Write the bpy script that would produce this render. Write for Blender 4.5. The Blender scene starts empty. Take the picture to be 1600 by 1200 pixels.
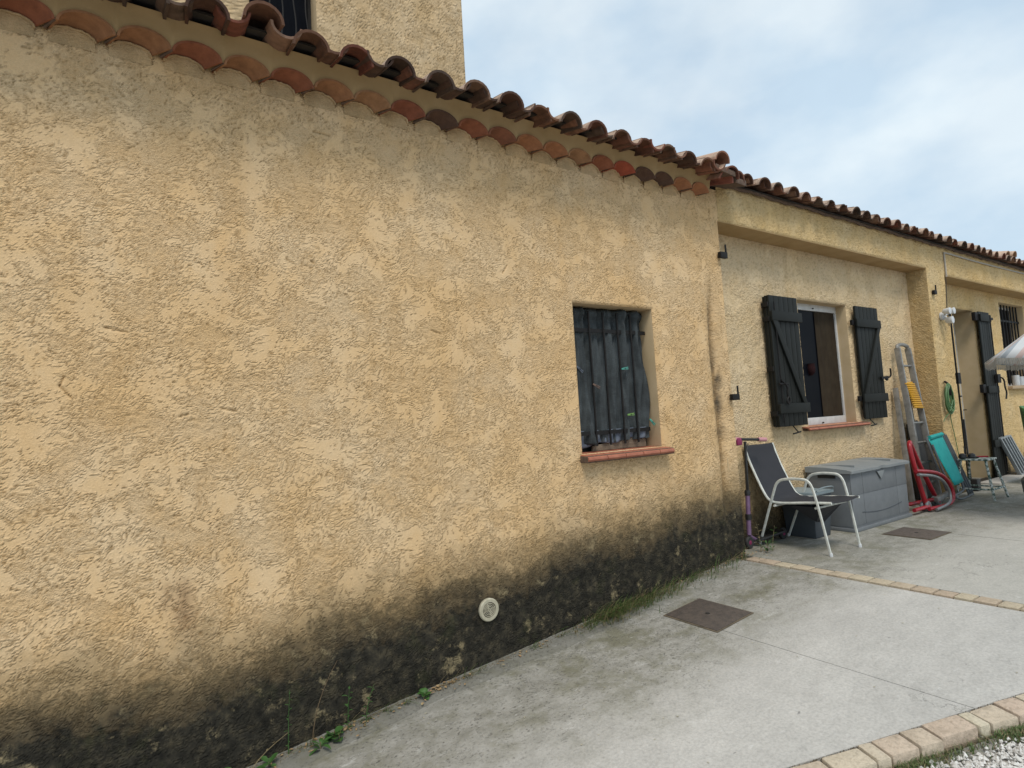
import bpy, bmesh, math, random
import numpy as np
from mathutils import Vector, Matrix
random.seed(7); RNG = np.random.default_rng(7)
S = bpy.context.scene; C = S.collection
PI = math.pi
# ------------------------------------------------------------------ camera
cam = bpy.data.cameras.new('camera'); camo = bpy.data.objects.new('camera', cam); C.objects.link(camo)
wX = (0.83340633, 0.01098997, -0.55255145); wY = (-0.54951209, -0.09009346, -0.83061401); wZ = (-0.0589097, 0.99587268, -0.06904534)
camo.matrix_world = Matrix((wX, wY, wZ)).to_4x4()
cam.sensor_width = 36; cam.lens = 905.0 / 1600 * 36; cam.clip_start = 0.05; cam.clip_end = 2000
S.camera = camo
# ------------------------------------------------------------------ sky
W = bpy.data.worlds.new('World'); S.world = W; W.use_nodes = True
SUN_EL, SUN_AZ = math.radians(58), math.radians(205)      # direction the sun stands in (azimuth clockwise from +Y)
nt = W.node_tree; N = nt.nodes; L = nt.links; N.clear()
out = N.new('ShaderNodeOutputWorld'); bg = N.new('ShaderNodeBackground'); bg.inputs['Strength'].default_value = 0.15
sky = N.new('ShaderNodeTexSky'); sky.sky_type = 'NISHITA'; sky.sun_disc = False
sky.sun_elevation = SUN_EL; sky.sun_rotation = SUN_AZ; sky.air_density = 1.0; sky.dust_density = 1.5
tc = N.new('ShaderNodeTexCoord')
def wnoise(scale, detail, stretch, rough=.55):
    m = N.new('ShaderNodeMapping'); m.inputs['Scale'].default_value = stretch; m.inputs['Location'].default_value = (3.1, 1.7, .4)
    L.new(tc.outputs['Generated'], m.inputs['Vector'])
    n = N.new('ShaderNodeTexNoise'); n.inputs['Scale'].default_value = scale; n.inputs['Detail'].default_value = detail; n.inputs['Roughness'].default_value = rough
    L.new(m.outputs['Vector'], n.inputs['Vector']); return n
n1 = wnoise(2.3, 5, (1, 1, 1.5)); n2 = wnoise(4.5, 6, (1, 1, 1.7), .5)
r1 = N.new('ShaderNodeValToRGB'); r1.color_ramp.elements[0].position = .34; r1.color_ramp.elements[1].position = .62
L.new(n1.outputs['Fac'], r1.inputs['Fac'])
cl = N.new('ShaderNodeMixRGB')                             # grey-blue cloud to bright cloud
cl.inputs['Color1'].default_value = (3.75, 4.7, 5.55, 1); cl.inputs['Color2'].default_value = (5.1, 5.75, 6.15, 1)
r2 = N.new('ShaderNodeValToRGB'); r2.color_ramp.elements[0].position = .40; r2.color_ramp.elements[1].position = .66
L.new(n2.outputs['Fac'], r2.inputs['Fac']); L.new(r2.outputs['Color'], cl.inputs['Fac'])
mx = N.new('ShaderNodeMixRGB'); ma = N.new('ShaderNodeMath'); ma.operation = 'MULTIPLY_ADD'
ma.inputs[1].default_value = .22; ma.inputs[2].default_value = .76
L.new(r1.outputs['Color'], ma.inputs[0]); L.new(ma.outputs[0], mx.inputs['Fac'])
skb = N.new('ShaderNodeMixRGB'); skb.blend_type = 'MULTIPLY'; skb.inputs['Fac'].default_value = 1; skb.inputs['Color2'].default_value = (1.25, 1.15, 1.0, 1)
L.new(sky.outputs['Color'], skb.inputs['Color1'])
L.new(skb.outputs['Color'], mx.inputs['Color1']); L.new(cl.outputs['Color'], mx.inputs['Color2'])
L.new(mx.outputs['Color'], bg.inputs['Color']); L.new(bg.outputs['Background'], out.inputs['Surface'])
# ------------------------------------------------------------------ sun (veiled by cloud)
sl = bpy.data.lights.new('sun', 'SUN'); sl.energy = 1.9; sl.angle = math.radians(20); sl.color = (1, .93, .82)
so = bpy.data.objects.new('sun', sl); C.objects.link(so)
sd = Vector((math.sin(SUN_AZ) * math.cos(SUN_EL), math.cos(SUN_AZ) * math.cos(SUN_EL), math.sin(SUN_EL)))
so.rotation_euler = sd.to_track_quat('Z', 'Y').to_euler()
S.view_settings.view_transform = 'Standard'; S.view_settings.look = 'None'; S.view_settings.exposure = 0.12
S.view_settings.gamma = 1; S.view_settings.use_curve_mapping = False
S.render.engine = 'CYCLES'
# ------------------------------------------------------------------ levels
FW, BW = 3.28, 3.53                       # front face and recessed face of the house wall (Y)
XS = [-60, -8, .57, 1.185, 2.6, 4.46, 60]; ZS = [-3.0, -2.4, -1.626, -1.567, -1.45, -1.282, -1.29]
def g(x): return float(np.interp(x, XS, ZS))
# ------------------------------------------------------------------ helpers
ORG = {}
def meta(o, label=None, cat=None, group=None, kind=None):
    if label: o['label'] = label
    if cat: o['category'] = cat
    if group: o['group'] = group
    if kind: o['kind'] = kind
    return o
def thing(name, loc, label=None, cat=None, group=None, kind=None):
    o = bpy.data.objects.new(name, None); C.objects.link(o); o.location = loc; o.empty_display_size = .1
    ORG[o.name] = Vector(loc)
    return meta(o, label, cat, group, kind)
class MB:
    def __init__(s): s.v = []; s.f = []
    def add(s, vs, fs):
        b = len(s.v); s.v += [tuple(map(float, v)) for v in vs]; s.f += [tuple(b + i for i in f) for f in fs]; return s
    def box(s, a, b):
        (x0, y0, z0), (x1, y1, z1) = a, b
        return s.add([(x0,y0,z0),(x1,y0,z0),(x1,y1,z0),(x0,y1,z0),(x0,y0,z1),(x1,y0,z1),(x1,y1,z1),(x0,y1,z1)],
                     [(0,3,2,1),(4,5,6,7),(0,1,5,4),(1,2,6,5),(2,3,7,6),(3,0,4,7)])
    def prism(s, poly, d):          # poly: 3D points in order; extruded by vector d
        n = len(poly); d = Vector(d); p = [Vector(q) for q in poly]
        return s.add(p + [q + d for q in p], [tuple(range(n))[::-1], tuple(range(n, 2*n))] + [(i, (i+1) % n, n+(i+1) % n, n+i) for i in range(n)])
    def bar(s, a, b, w, h, up=(0, 0, 1)):   # rectangular bar a->b
        a, b = Vector(a), Vector(b); t = (b-a).normalized(); u = Vector(up); r = t.cross(u)
        if r.length < 1e-3: r = t.cross(Vector((0, 1, 0)))
        r.normalize(); u = r.cross(t).normalized(); q = []
        for c in (a, b):
            for i, j in ((-1,-1),(1,-1),(1,1),(-1,1)): q.append(c + r*(i*w/2) + u*(j*h/2))
        return s.add(q, [(3,2,1,0),(4,5,6,7),(0,1,5,4),(1,2,6,5),(2,3,7,6),(3,0,4,7)])
    def tube(s, pts, r, n=8, closed=False, flat=1.0, up=None):
        P = [Vector(p) for p in pts]; m = len(P); rings = []; prev = None
        for i in range(m):
            if closed: t = (P[(i+1) % m] - P[i-1])
            else: t = P[min(i+1, m-1)] - P[max(i-1, 0)]
            t.normalize()
            if prev is None:
                u = Vector(up) if up else (Vector((0,0,1)) if abs(t.z) < .9 else Vector((0,1,0)))
            else: u = prev
            u = (u - t*u.dot(t)); u.normalize(); prev = u; w = t.cross(u)
            rr = r[i] if isinstance(r, (list, tuple)) else r
            rings.append([P[i] + u*(math.cos(2*PI*k/n)*rr) + w*(math.sin(2*PI*k/n)*rr*flat) for k in range(n)])
        vs = [v for R_ in rings for v in R_]; fs = []
        for i in range(m if closed else m-1):
            a, b = i*n, ((i+1) % m)*n
            for k in range(n): fs.append((a+k, a+(k+1) % n, b+(k+1) % n, b+k))
        if not closed: fs += [tuple(range(n))[::-1], tuple(range((m-1)*n, m*n))]
        return s.add(vs, fs)
    def lathe(s, prof, c, n=20, ax='z', caps=True):      # prof: (r, h)
        vs = []
        for r, h in prof:
            for k in range(n):
                a = 2*PI*k/n; x, y = r*math.cos(a), r*math.sin(a)
                vs.append({'z': (c[0]+x, c[1]+y, c[2]+h), 'y': (c[0]+x, c[1]+h, c[2]+y), 'x': (c[0]+h, c[1]+x, c[2]+y)}[ax])
        fs = []
        for i in range(len(prof)-1):
            for k in range(n): fs.append((i*n+k, i*n+(k+1) % n, (i+1)*n+(k+1) % n, (i+1)*n+k))
        if caps: fs += [tuple(range(n))[::-1], tuple(range((len(prof)-1)*n, len(prof)*n))]
        return s.add(vs, fs)
    def build(s, name, mt, parent=None, smooth=False, bevel=0, origin=None, **kw):
        V_ = np.array(s.v)
        if origin is None: origin = ((V_[:,0].min()+V_[:,0].max())/2, (V_[:,1].min()+V_[:,1].max())/2, V_[:,2].min())
        o_ = Vector(origin); me = bpy.data.meshes.new(name)
        me.from_pydata([tuple(Vector(v)-o_) for v in s.v], [], s.f); me.update()
        bm = bmesh.new(); bm.from_mesh(me); bmesh.ops.recalc_face_normals(bm, faces=bm.faces)
        if bevel: bmesh.ops.bevel(bm, geom=[e for e in bm.edges if e.calc_face_angle(0) > .6], offset=bevel, segments=2, profile=.6, affect='EDGES', clamp_overlap=True)
        bm.to_mesh(me); bm.free()
        if smooth or bevel:
            me.polygons.foreach_set('use_smooth', [True]*len(me.polygons))
            try: me.set_sharp_from_angle(angle=math.radians(38))
            except Exception: pass
        me.materials.append(mt); o = bpy.data.objects.new(name, me); C.objects.link(o)
        if parent is not None: o.parent = parent; o.location = o_ - ORG[parent.name]
        else: o.location = o_
        ORG[o.name] = o_
        return meta(o, **kw)
def place(me, name, parent, loc, rot=(0,0,0), color=None, scale=(1,1,1)):
    o = bpy.data.objects.new(name, me); C.objects.link(o); o.parent = parent
    o.location = Vector(loc) - ORG[parent.name]; o.rotation_euler = rot; o.scale = scale
    if color: o.color = (*color, 1)
    return o
def smooth_path(pts, it=2):
    P = [Vector(p) for p in pts]
    for _ in range(it):
        q = [P[0]]
        for a, b in zip(P, P[1:]): q += [a*.75+b*.25, a*.25+b*.75]
        q.append(P[-1]); P = q
    return P
# ---- numpy gradient noise
def _h(ix, iy, seed):
    n = (ix.astype(np.int64)*374761393 + iy.astype(np.int64)*668265263 + seed*1442695041) & 0xffffffff
    n = ((n ^ (n >> 13))*1274126177) & 0xffffffff; n = n ^ (n >> 16)
    return (n & 0xffff)/65536.0*2*PI
def perlin(x, y, seed=0):
    ix, iy = np.floor(x), np.floor(y); fx, fy = x-ix, y-iy
    u, v = fx*fx*fx*(fx*(fx*6-15)+10), fy*fy*fy*(fy*(fy*6-15)+10)
    def gd(a, b):
        t = _h(ix+a, iy+b, seed); return np.cos(t)*(fx-a) + np.sin(t)*(fy-b)
    return 1.5*((gd(0,0)*(1-u)+gd(1,0)*u)*(1-v) + (gd(0,1)*(1-u)+gd(1,1)*u)*v)
def fbm(x, y, o=4, seed=0, gain=.5):
    s, a = 0, 1.
    for i in range(o): s = s + a*perlin(x*2**i, y*2**i, seed+i*17); a *= gain
    return s
def sstep(a, b, x): t = np.clip((x-a)/(b-a), 0, 1); return t*t*(3-2*t)
# ------------------------------------------------------------------ materials
def mat(name):
    m = bpy.data.materials.new(name); m.use_nodes = True; n = m.node_tree.nodes; b = n['Principled BSDF']; return m, n, m.node_tree.links, b
def tex(n, l, kind='Noise', scale=5, detail=4, rough=.55, stretch=None, coord='Object', src=None):
    if src is None:
        t = n.new('ShaderNodeTexCoord'); src = t.outputs[coord]
        if coord == 'World':
            pass
    if stretch:
        mp = n.new('ShaderNodeMapping'); mp.inputs['Scale'].default_value = stretch; l.new(src, mp.inputs['Vector']); src = mp.outputs['Vector']
    q = n.new('ShaderNodeTex'+kind); q.inputs['Scale'].default_value = scale
    if kind == 'Noise': q.inputs['Detail'].default_value = detail; q.inputs['Roughness'].default_value = rough
    l.new(src, q.inputs['Vector']); return q
def ramp(n, l, fac, stops):
    r = n.new('ShaderNodeValToRGB'); e = r.color_ramp.elements
    while len(e) < len(stops): e.new(.5)
    for k, (p, c) in enumerate(stops): e[k].position = p; e[k].color = (*c, 1) if len(c) == 3 else c
    l.new(fac, r.inputs['Fac']); return r.outputs['Color']
def mix(n, l, fac, a, b, mode='MIX'):
    m = n.new('ShaderNodeMixRGB'); m.blend_type = mode
    for i, v in ((0, fac), (1, a), (2, b)):
        if isinstance(v, (int, float)): m.inputs[i].default_value = v
        elif isinstance(v, tuple): m.inputs[i].default_value = (*v, 1) if len(v) == 3 else v
        else: l.new(v, m.inputs[i])
    return m.outputs[0]
def math_(n, l, op, a, b=None, c=None, clamp=False):
    m = n.new('ShaderNodeMath'); m.operation = op; m.use_clamp = clamp
    for i, v in enumerate((a, b, c)):
        if v is None: continue
        if isinstance(v, (int, float)): m.inputs[i].default_value = v
        else: l.new(v, m.inputs[i])
    return m.outputs[0]
def bump(n, l, b, h, strength=.5, dist=.01):
    q = n.new('ShaderNodeBump'); q.inputs['Strength'].default_value = strength; q.inputs['Distance'].default_value = dist
    l.new(h, q.inputs['Height']); l.new(q.outputs['Normal'], b.inputs['Normal']); return q
def geopos(n):
    return n.new('ShaderNodeNewGeometry').outputs['Position']
def simple(name, c1, c2=None, scale=20, rough=.6, metal=0, bs=0, bscale=60, stretch=None, spec=.5):
    m, n, l, b = mat(name); b.inputs['Roughness'].default_value = rough; b.inputs['Metallic'].default_value = metal
    b.inputs['Specular IOR Level'].default_value = spec
    c2 = c2 or tuple(x*.75 for x in c1)
    t = tex(n, l, scale=scale, detail=5, stretch=stretch, src=geopos(n))
    l.new(ramp(n, l, t.outputs['Fac'], [(.3, c1), (.7, c2)]), b.inputs['Base Color'])
    rr = math_(n, l, 'MULTIPLY_ADD', t.outputs['Fac'], .25, rough-.12); l.new(rr, b.inputs['Roughness'])
    if bs: t2 = tex(n, l, scale=bscale, detail=4, src=geopos(n), stretch=stretch); bump(n, l, b, t2.outputs['Fac'], bs, .004)
    return m
def attr(n, name):
    a = n.new('ShaderNodeAttribute'); a.attribute_name = name; return a.outputs['Fac']
def stucco(name, cream, ochre, deep, bstr=.6, rough_scale=60, fine=1.0):
    m, n, l, b = mat(name); b.inputs['Roughness'].default_value = .92; b.inputs['Specular IOR Level'].default_value = .15
    P = geopos(n)
    big = tex(n, l, scale=1.5, detail=6, rough=.62, src=P); mid = tex(n, l, scale=6, detail=6, rough=.65, src=P)
    strk = tex(n, l, scale=3.2, detail=5, rough=.6, stretch=(1, 1, .28), src=P)
    c = ramp(n, l, big.outputs['Fac'], [(.30, cream), (.50, tuple((a+b_)/2 for a, b_ in zip(cream, ochre))), (.70, ochre)])
    c = mix(n, l, math_(n, l, 'MULTIPLY', ramp(n, l, mid.outputs['Fac'], [(.48, (0,0,0)), (.68, (1,1,1))]), .5), c, ochre)
    c = mix(n, l, math_(n, l, 'MULTIPLY', ramp(n, l, strk.outputs['Fac'], [(.52, (0,0,0)), (.74, (1,1,1))]), .36), c, deep)
    gr_ = tex(n, l, scale=130, detail=3, rough=.7, src=P)
    c = mix(n, l, 1.0, c, ramp(n, l, gr_.outputs['Fac'], [(.2, (.84,.84,.84)), (.8, (1.1,1.1,1.1))]), 'MULTIPLY')
    c = mix(n, l, math_(n, l, 'MULTIPLY', attr(n, 'cav_shade'), .62), c, tuple(x*.45 for x in deep))  # shade of the crevices painted into the render colour
    c = mix(n, l, attr(n, 'stain'), c, (.20, .105, .05))
    c = mix(n, l, attr(n, 'streak'), c, (.07, .062, .05))
    # black lichen at the foot
    dn = tex(n, l, scale=16, detail=7, rough=.75, src=P); dn2 = tex(n, l, scale=4.5, detail=5, rough=.6, src=P)
    dd = math_(n, l, 'ADD', attr(n, 'damp'), math_(n, l, 'MULTIPLY_ADD', dn.outputs['Fac'], 1.0, -.5))
    dd = math_(n, l, 'ADD', dd, math_(n, l, 'MULTIPLY_ADD', dn2.outputs['Fac'], .7, -.35))
    core = ramp(n, l, dd, [(.34, (0,0,0)), (.62, (.55,.55,.55)), (1.0, (1,1,1))]); halo = ramp(n, l, math_(n, l, 'MULTIPLY_ADD', dd, .6, .4), [(.22, (0,0,0)), (.70, (.85,.85,.85))])
    c = mix(n, l, halo, c, (.20, .145, .075))
    dcol = ramp(n, l, tex(n, l, scale=17, detail=8, rough=.72, src=P).outputs['Fac'], [(.30, (.012,.0115,.010)), (.50, (.034,.031,.024)), (.65, (.075,.064,.043)), (.82, (.19,.155,.10))])
    pale = ramp(n, l, tex(n, l, scale=9, detail=6, rough=.7, src=P).outputs['Fac'], [(.58, (0,0,0)), (.68, (.9,.9,.9))])
    dcol = mix(n, l, pale, dcol, (.27, .22, .13))
    moss = ramp(n, l, tex(n, l, scale=5, detail=5, rough=.7, src=P).outputs['Fac'], [(.56, (0,0,0)), (.72, (.5,.5,.5))])
    dcol = mix(n, l, moss, dcol, (.045, .05, .022))
    c = mix(n, l, core, c, dcol)
    l.new(c, b.inputs['Base Color'])
    h1 = tex(n, l, scale=rough_scale, detail=6, rough=.62, stretch=(1, 1, 1.35), src=P); h2 = tex(n, l, scale=260, detail=3, src=P)
    vo = tex(n, l, 'Voronoi', scale=rough_scale*1.1, src=P)
    hh = math_(n, l, 'ADD', math_(n, l, 'ADD', h1.outputs['Fac'], math_(n, l, 'MULTIPLY', h2.outputs['Fac'], .25)), math_(n, l, 'MULTIPLY', vo.outputs['Distance'], .35*fine))
    hh = math_(n, l, 'MULTIPLY', hh, math_(n, l, 'SUBTRACT', 1.0, math_(n, l, 'MULTIPLY', attr(n, 'flat'), .8)))
    bump(n, l, b, hh, bstr, .012)
    return m
M = {}
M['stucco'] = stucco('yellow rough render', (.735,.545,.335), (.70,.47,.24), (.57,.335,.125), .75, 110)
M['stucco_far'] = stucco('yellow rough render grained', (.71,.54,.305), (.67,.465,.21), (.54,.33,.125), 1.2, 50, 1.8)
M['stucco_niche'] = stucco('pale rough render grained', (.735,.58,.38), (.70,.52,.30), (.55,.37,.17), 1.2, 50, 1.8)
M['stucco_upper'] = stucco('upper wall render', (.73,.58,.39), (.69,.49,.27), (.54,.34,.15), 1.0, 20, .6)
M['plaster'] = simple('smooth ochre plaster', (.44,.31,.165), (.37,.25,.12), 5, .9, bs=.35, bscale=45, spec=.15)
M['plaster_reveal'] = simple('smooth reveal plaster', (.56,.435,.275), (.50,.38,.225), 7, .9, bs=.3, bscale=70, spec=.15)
def tile_mat(name, dark, lich):
    m, n, l, b = mat(name); b.inputs['Roughness'].default_value = .85; b.inputs['Specular IOR Level'].default_value = .25
    oi = n.new('ShaderNodeObjectInfo'); P = geopos(n)
    t1 = tex(n, l, scale=22, detail=6, rough=.65, src=P); t2 = tex(n, l, scale=7, detail=5, src=P)
    c = mix(n, l, 1.0, oi.outputs['Color'], ramp(n, l, t1.outputs['Fac'], [(.3, (.75,.72,.7)), (.7, (1.15,1.12,1.1))]), 'MULTIPLY')
    c = mix(n, l, ramp(n, l, t2.outputs['Fac'], [(.5, (0,0,0)), (.72, (dark,)*3)]), c, (.03, .024, .02))
    if lich:
        up = n.new('ShaderNodeSeparateXYZ'); l.new(n.new('ShaderNodeNewGeometry').outputs['Normal'], up.inputs[0])
        f = math_(n, l, 'MULTIPLY', ramp(n, l, up.outputs['Z'], [(.05, (0,0,0)), (.4, (1,1,1))]), ramp(n, l, t1.outputs['Fac'], [(.35, (.45,.45,.45)), (.62, (1,1,1))]))
        c = mix(n, l, math_(n, l, 'MULTIPLY', f, lich), c, (.58, .44, .34))
    l.new(c, b.inputs['Base Color']); t3 = tex(n, l, scale=120, detail=5, src=P)
    bump(n, l, b, t3.outputs['Fac'], .35, .004); return m
M['tile_roof'] = tile_mat('weathered clay roof tile', .8, .85)
M['tile_eave'] = tile_mat('clay eave tile', .22, 0)
M['sill_clay'] = simple('clay sill tile', (.42,.155,.09), (.30,.10,.06), 14, .6, bs=.15)
M['deck'] = simple('dark roof deck', (.035,.028,.022), (.02,.016,.013), 8, .9)
M['mortar'] = simple('old mortar', (.16,.10,.07), (.08,.055,.04), 30, .95, bs=.6, bscale=80)
M['shutter'] = simple('anthracite shutter paint', (.011,.0125,.0115), (.016,.018,.0165), 10, .6, spec=.22, bs=.1, bscale=150, stretch=(1,1,.1))
M['iron'] = simple('black iron', (.008,.008,.009), (.016,.014,.013), 40, .6, spec=.25)
M['white_pvc'] = simple('white window frame paint', (.62,.63,.62), (.5,.5,.49), 12, .45)
M['glass_dark'] = simple('dark window glass', (.003,.0035,.006), (.004,.005,.008), 3, .35, spec=.05)
M['room'] = simple('dark room', (.012,.012,.014), (.02,.018,.016), 3, .95)
M['curtain_brown'] = simple('brown curtain', (.045,.034,.022), (.03,.022,.015), 8, .9, spec=.1)
M['pink'] = simple('dull pink matte', (.030,.012,.013), (.02,.008,.009), 9, .9, spec=.1)
M['blue_dark'] = simple('midnight blue curtain', (.008,.012,.035), (.006,.008,.02), 6, .9)
# ------------------------------------------------------------------ rendered wall panels
def dampness(x, z):
    gz = np.interp(x, XS, ZS); top = .545 + .05*fbm(x*1.3, x*0+3, 3, 5) + .12*sstep(.1, -.5, x)
    return .5 + (top - (z-gz))*2.7
N1_X = True
def valley(h):                       # how far a point lies below its surroundings: mask for painted crevice shade
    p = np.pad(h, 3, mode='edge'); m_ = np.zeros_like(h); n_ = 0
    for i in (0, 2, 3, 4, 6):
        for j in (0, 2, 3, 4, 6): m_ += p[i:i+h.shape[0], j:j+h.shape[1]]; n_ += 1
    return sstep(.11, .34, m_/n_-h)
def panel(name, parent, xs, zs, Y, holes, mt, amp, out=(0,-1), relief='near', axis='y', damp=True, origin=None, edges=(), fades=()):
    """grid in (x,z) at y=Y facing -Y; holes list (x0,x1,z0,z1); relief pushes out of the wall."""
    X, Z = np.meshgrid(xs, zs); X = X.astype(float); Z = Z.astype(float)
    if relief == 'near':
        wx = X + .05*fbm(X*5, Z*5, 3, 11); wz = Z + .05*fbm(X*5, Z*5, 3, 31)
        rg = 1-np.abs(fbm(wx*30+wz*5, wz*50, 3, 41, .6))*1.5            # ragged ridges, mostly lying flat
        rg2 = fbm(wx*52, wz*66, 2, 51, .6)
        swirl = perlin(wx*2, wz*2, 7)*3.5
        strokes = np.abs(perlin(wx*7*np.cos(swirl)+wz*26*np.sin(swirl), wz*26*np.cos(swirl)-wx*7*np.sin(swirl), 77))
        rg3 = fbm(wx*70, wz*95, 2, 57, .6)
        raw = .46*rg + .40*rg2 + .22*(1-strokes*2) + .16*rg3
        lev = .23 + .62*fbm(wx*4.2, wz*5.2, 6, 61, .66)                 # height at which the float pressed it flat
        h = np.minimum(raw, lev) ; flat = sstep(0.02, .30, raw-lev)
        dd = np.clip(lev-raw, 0, None); h = np.where(raw > lev, (raw-lev)*.05, -np.sqrt(np.minimum(dd, .55)*.42) - .25*np.clip(dd-.55, 0, 1))
        h = h + .12*fbm(X*2.2, Z*2.2, 3, 71)
        crack = sstep(.045, .0, np.abs(fbm(wx*6+4, wz*8, 4, 91, .6))) * sstep(.05, .3, fbm(X*4, Z*4, 2, 95))
        h = h - .35*crack
        for ax_, az_, bx_, bz_ in ((-.24,.334,-.257,.291), (-.257,.291,-.213,.235), (.393,.168,.458,.152), (.208,.133,.25,.147), (-.085,.563,.0,.545), (.91,1.754,1.0,1.75), (1.6,.62,1.66,.60), (2.2,1.1,2.16,1.04)):
            tt = np.clip(((X-ax_)*(bx_-ax_)+(Z-az_)*(bz_-az_))/((bx_-ax_)**2+(bz_-az_)**2), 0, 1); h = h - .8*np.exp(-(((X-ax_-tt*(bx_-ax_))**2+(Z-az_-tt*(bz_-az_))**2)/.0045**2)) - (.55*np.exp(-((X-4.385+.012*np.sin(Z*3.1))/.050)**2)*sstep(-1.2,-.7,Z)*sstep(1.4,.6,Z) if N1_X else 0)
        # the foot of the wall is coarse and crumbly
    else:
        rg = 1-np.abs(fbm(X*14, Z*22, 3, 41, .6))*1.4; rg2 = fbm(X*34, Z*44, 3, 52, .6)
        h = .5*rg + .4*rg2; flat = sstep(.15, .4, fbm(X*3, Z*3, 3, 61))*.6
        h = h*(1-.4*flat)
    cav_shade = valley(h) if relief == 'near' else sstep(.3, -.2, h)*.6
    h = h*amp
    # fade relief and round the arrises at every free edge
    ed = np.full(X.shape, 9.)
    def dist_rect(x0, x1, z0, z1):
        dx = np.maximum(np.maximum(x0-X, X-x1), 0); dz = np.maximum(np.maximum(z0-Z, Z-z1), 0); return np.sqrt(dx*dx+dz*dz)
    for hl in holes: ed = np.minimum(ed, dist_rect(*hl))
    for k, v in edges: ed = np.minimum(ed, np.abs((X if k == 'x' else Z)-v))
    for a_, v in fades: h = h*(.35+.65*sstep(0, .04, np.abs((X if a_ == 'x' else Z)-v)))
    k = sstep(0, .03, ed); h = h*k - .012*(1-np.clip(ed/.022, 0, 1))**0 * (np.clip(1-ed/.022, 0, 1)**2)
    V_ = np.stack([X, Y - h, Z], -1).reshape(-1, 3)
    nx, nz = len(xs), len(zs); I = np.arange(nx*nz).reshape(nz, nx)
    cx_, cz_ = (np.array(xs)[1:]+np.array(xs)[:-1])/2, (np.array(zs)[1:]+np.array(zs)[:-1])/2
    CX, CZ = np.meshgrid(cx_, cz_); keep = np.ones(CX.shape, bool)
    for x0, x1, z0, z1 in holes: keep &= ~((CX > x0) & (CX < x1) & (CZ > z0) & (CZ < z1))
    F = np.stack([I[:-1,:-1], I[:-1,1:], I[1:,1:], I[1:,:-1]], -1)[keep].reshape(-1, 4)
    me = bpy.data.meshes.new(name); o_ = np.array([(xs[0]+xs[-1])/2, Y, zs[0]])
    me.vertices.add(len(V_)); me.vertices.foreach_set('co', (V_-o_).astype(np.float32).ravel())
    me.loops.add(F.size); me.loops.foreach_set('vertex_index', F.astype(np.int32).ravel())
    me.polygons.add(len(F)); me.polygons.foreach_set('loop_start', np.arange(0, F.size, 4, dtype=np.int32))
    me.update(); me.validate(); me.polygons.foreach_set('use_smooth', [True]*len(me.polygons))
    def at(nm, a):
        q = me.attributes.new(nm, 'FLOAT', 'POINT'); q.data.foreach_set('value', a.astype(np.float32).ravel())
    at('cav_shade', cav_shade); at('flat', flat)
    if damp: at('damp', damp(X, Z) if callable(damp) else dampness(X, Z))
    if relief == 'near':
        w = X + .03*fbm(X*3, Z*3, 3, 5)
        st = np.exp(-((w-.21)/.045)**2)*sstep(-.60, -.72, Z)*sstep(-1.0, -.82, Z)*.55 + np.exp(-((w-.13)/.03)**2)*sstep(-.62,-.7,Z)*sstep(-.85,-.72,Z)*.3
        at('stain', np.clip(st, 0, 1))
        sk = np.exp(-((w-4.36-.02*np.sin(Z*4))/.055)**2)*sstep(1.05, .7, Z)*sstep(-.6, -.1, Z)*.30 + .28*np.exp(-((w-4.39)/.042)**2)*sstep(1.35,1.0,Z)*sstep(-.7,-.3,Z) + np.exp(-((w-4.42)/.05)**2)*sstep(.45,.2,Z)*sstep(-.35,.05,Z)*.45 + .4*np.exp(-((w-4.40)/.07)**2)*sstep(-.55,-.8,Z)
        at('streak', np.clip(sk*(.7+.7*fbm(X*14, Z*8, 3, 8)), 0, .9))
    me.materials.append(mt); o = bpy.data.objects.new(name, me); C.objects.link(o)
    o.parent = parent; o.location = Vector(o_) - ORG[parent.name]; ORG[o.name] = Vector(o_); return o
def seg(*brk):      # (a, b, step) pieces joined
    r = []
    for a, b, s in brk:
        n = max(1, round((b-a)/s)); r += list(np.linspace(a, b, n, endpoint=False))
    r.append(brk[-1][1]); return np.array(r)
house = thing('house', (6.0, FW, g(6)), 'long yellow rendered house with clay tile roof and dark plank shutters, along the concrete drive', 'house')
WIN1 = (2.772, 3.615, -.250, .880)
N1 = (4.585, 8.99, -9, 1.765); N2 = (9.57, 15.2, -9, 1.72)
d = .0064
xs = seg((-3.6, -.66, .05), (-.66, WIN1[0], d), (WIN1[0], WIN1[1], d*1.2), (WIN1[1], N1[0], d*1.35))
zs = seg((-2.15, -1.75, .03), (-1.75, WIN1[2], d), (WIN1[2], WIN1[3], d), (WIN1[3], N1[3], d), (N1[3], 2.06, .009))
panel('wall', house, xs, zs, FW, [WIN1, (N1[0], 99, -9, N1[3])], M['stucco'], .0108, fades=[('x', N1[0])])
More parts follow.
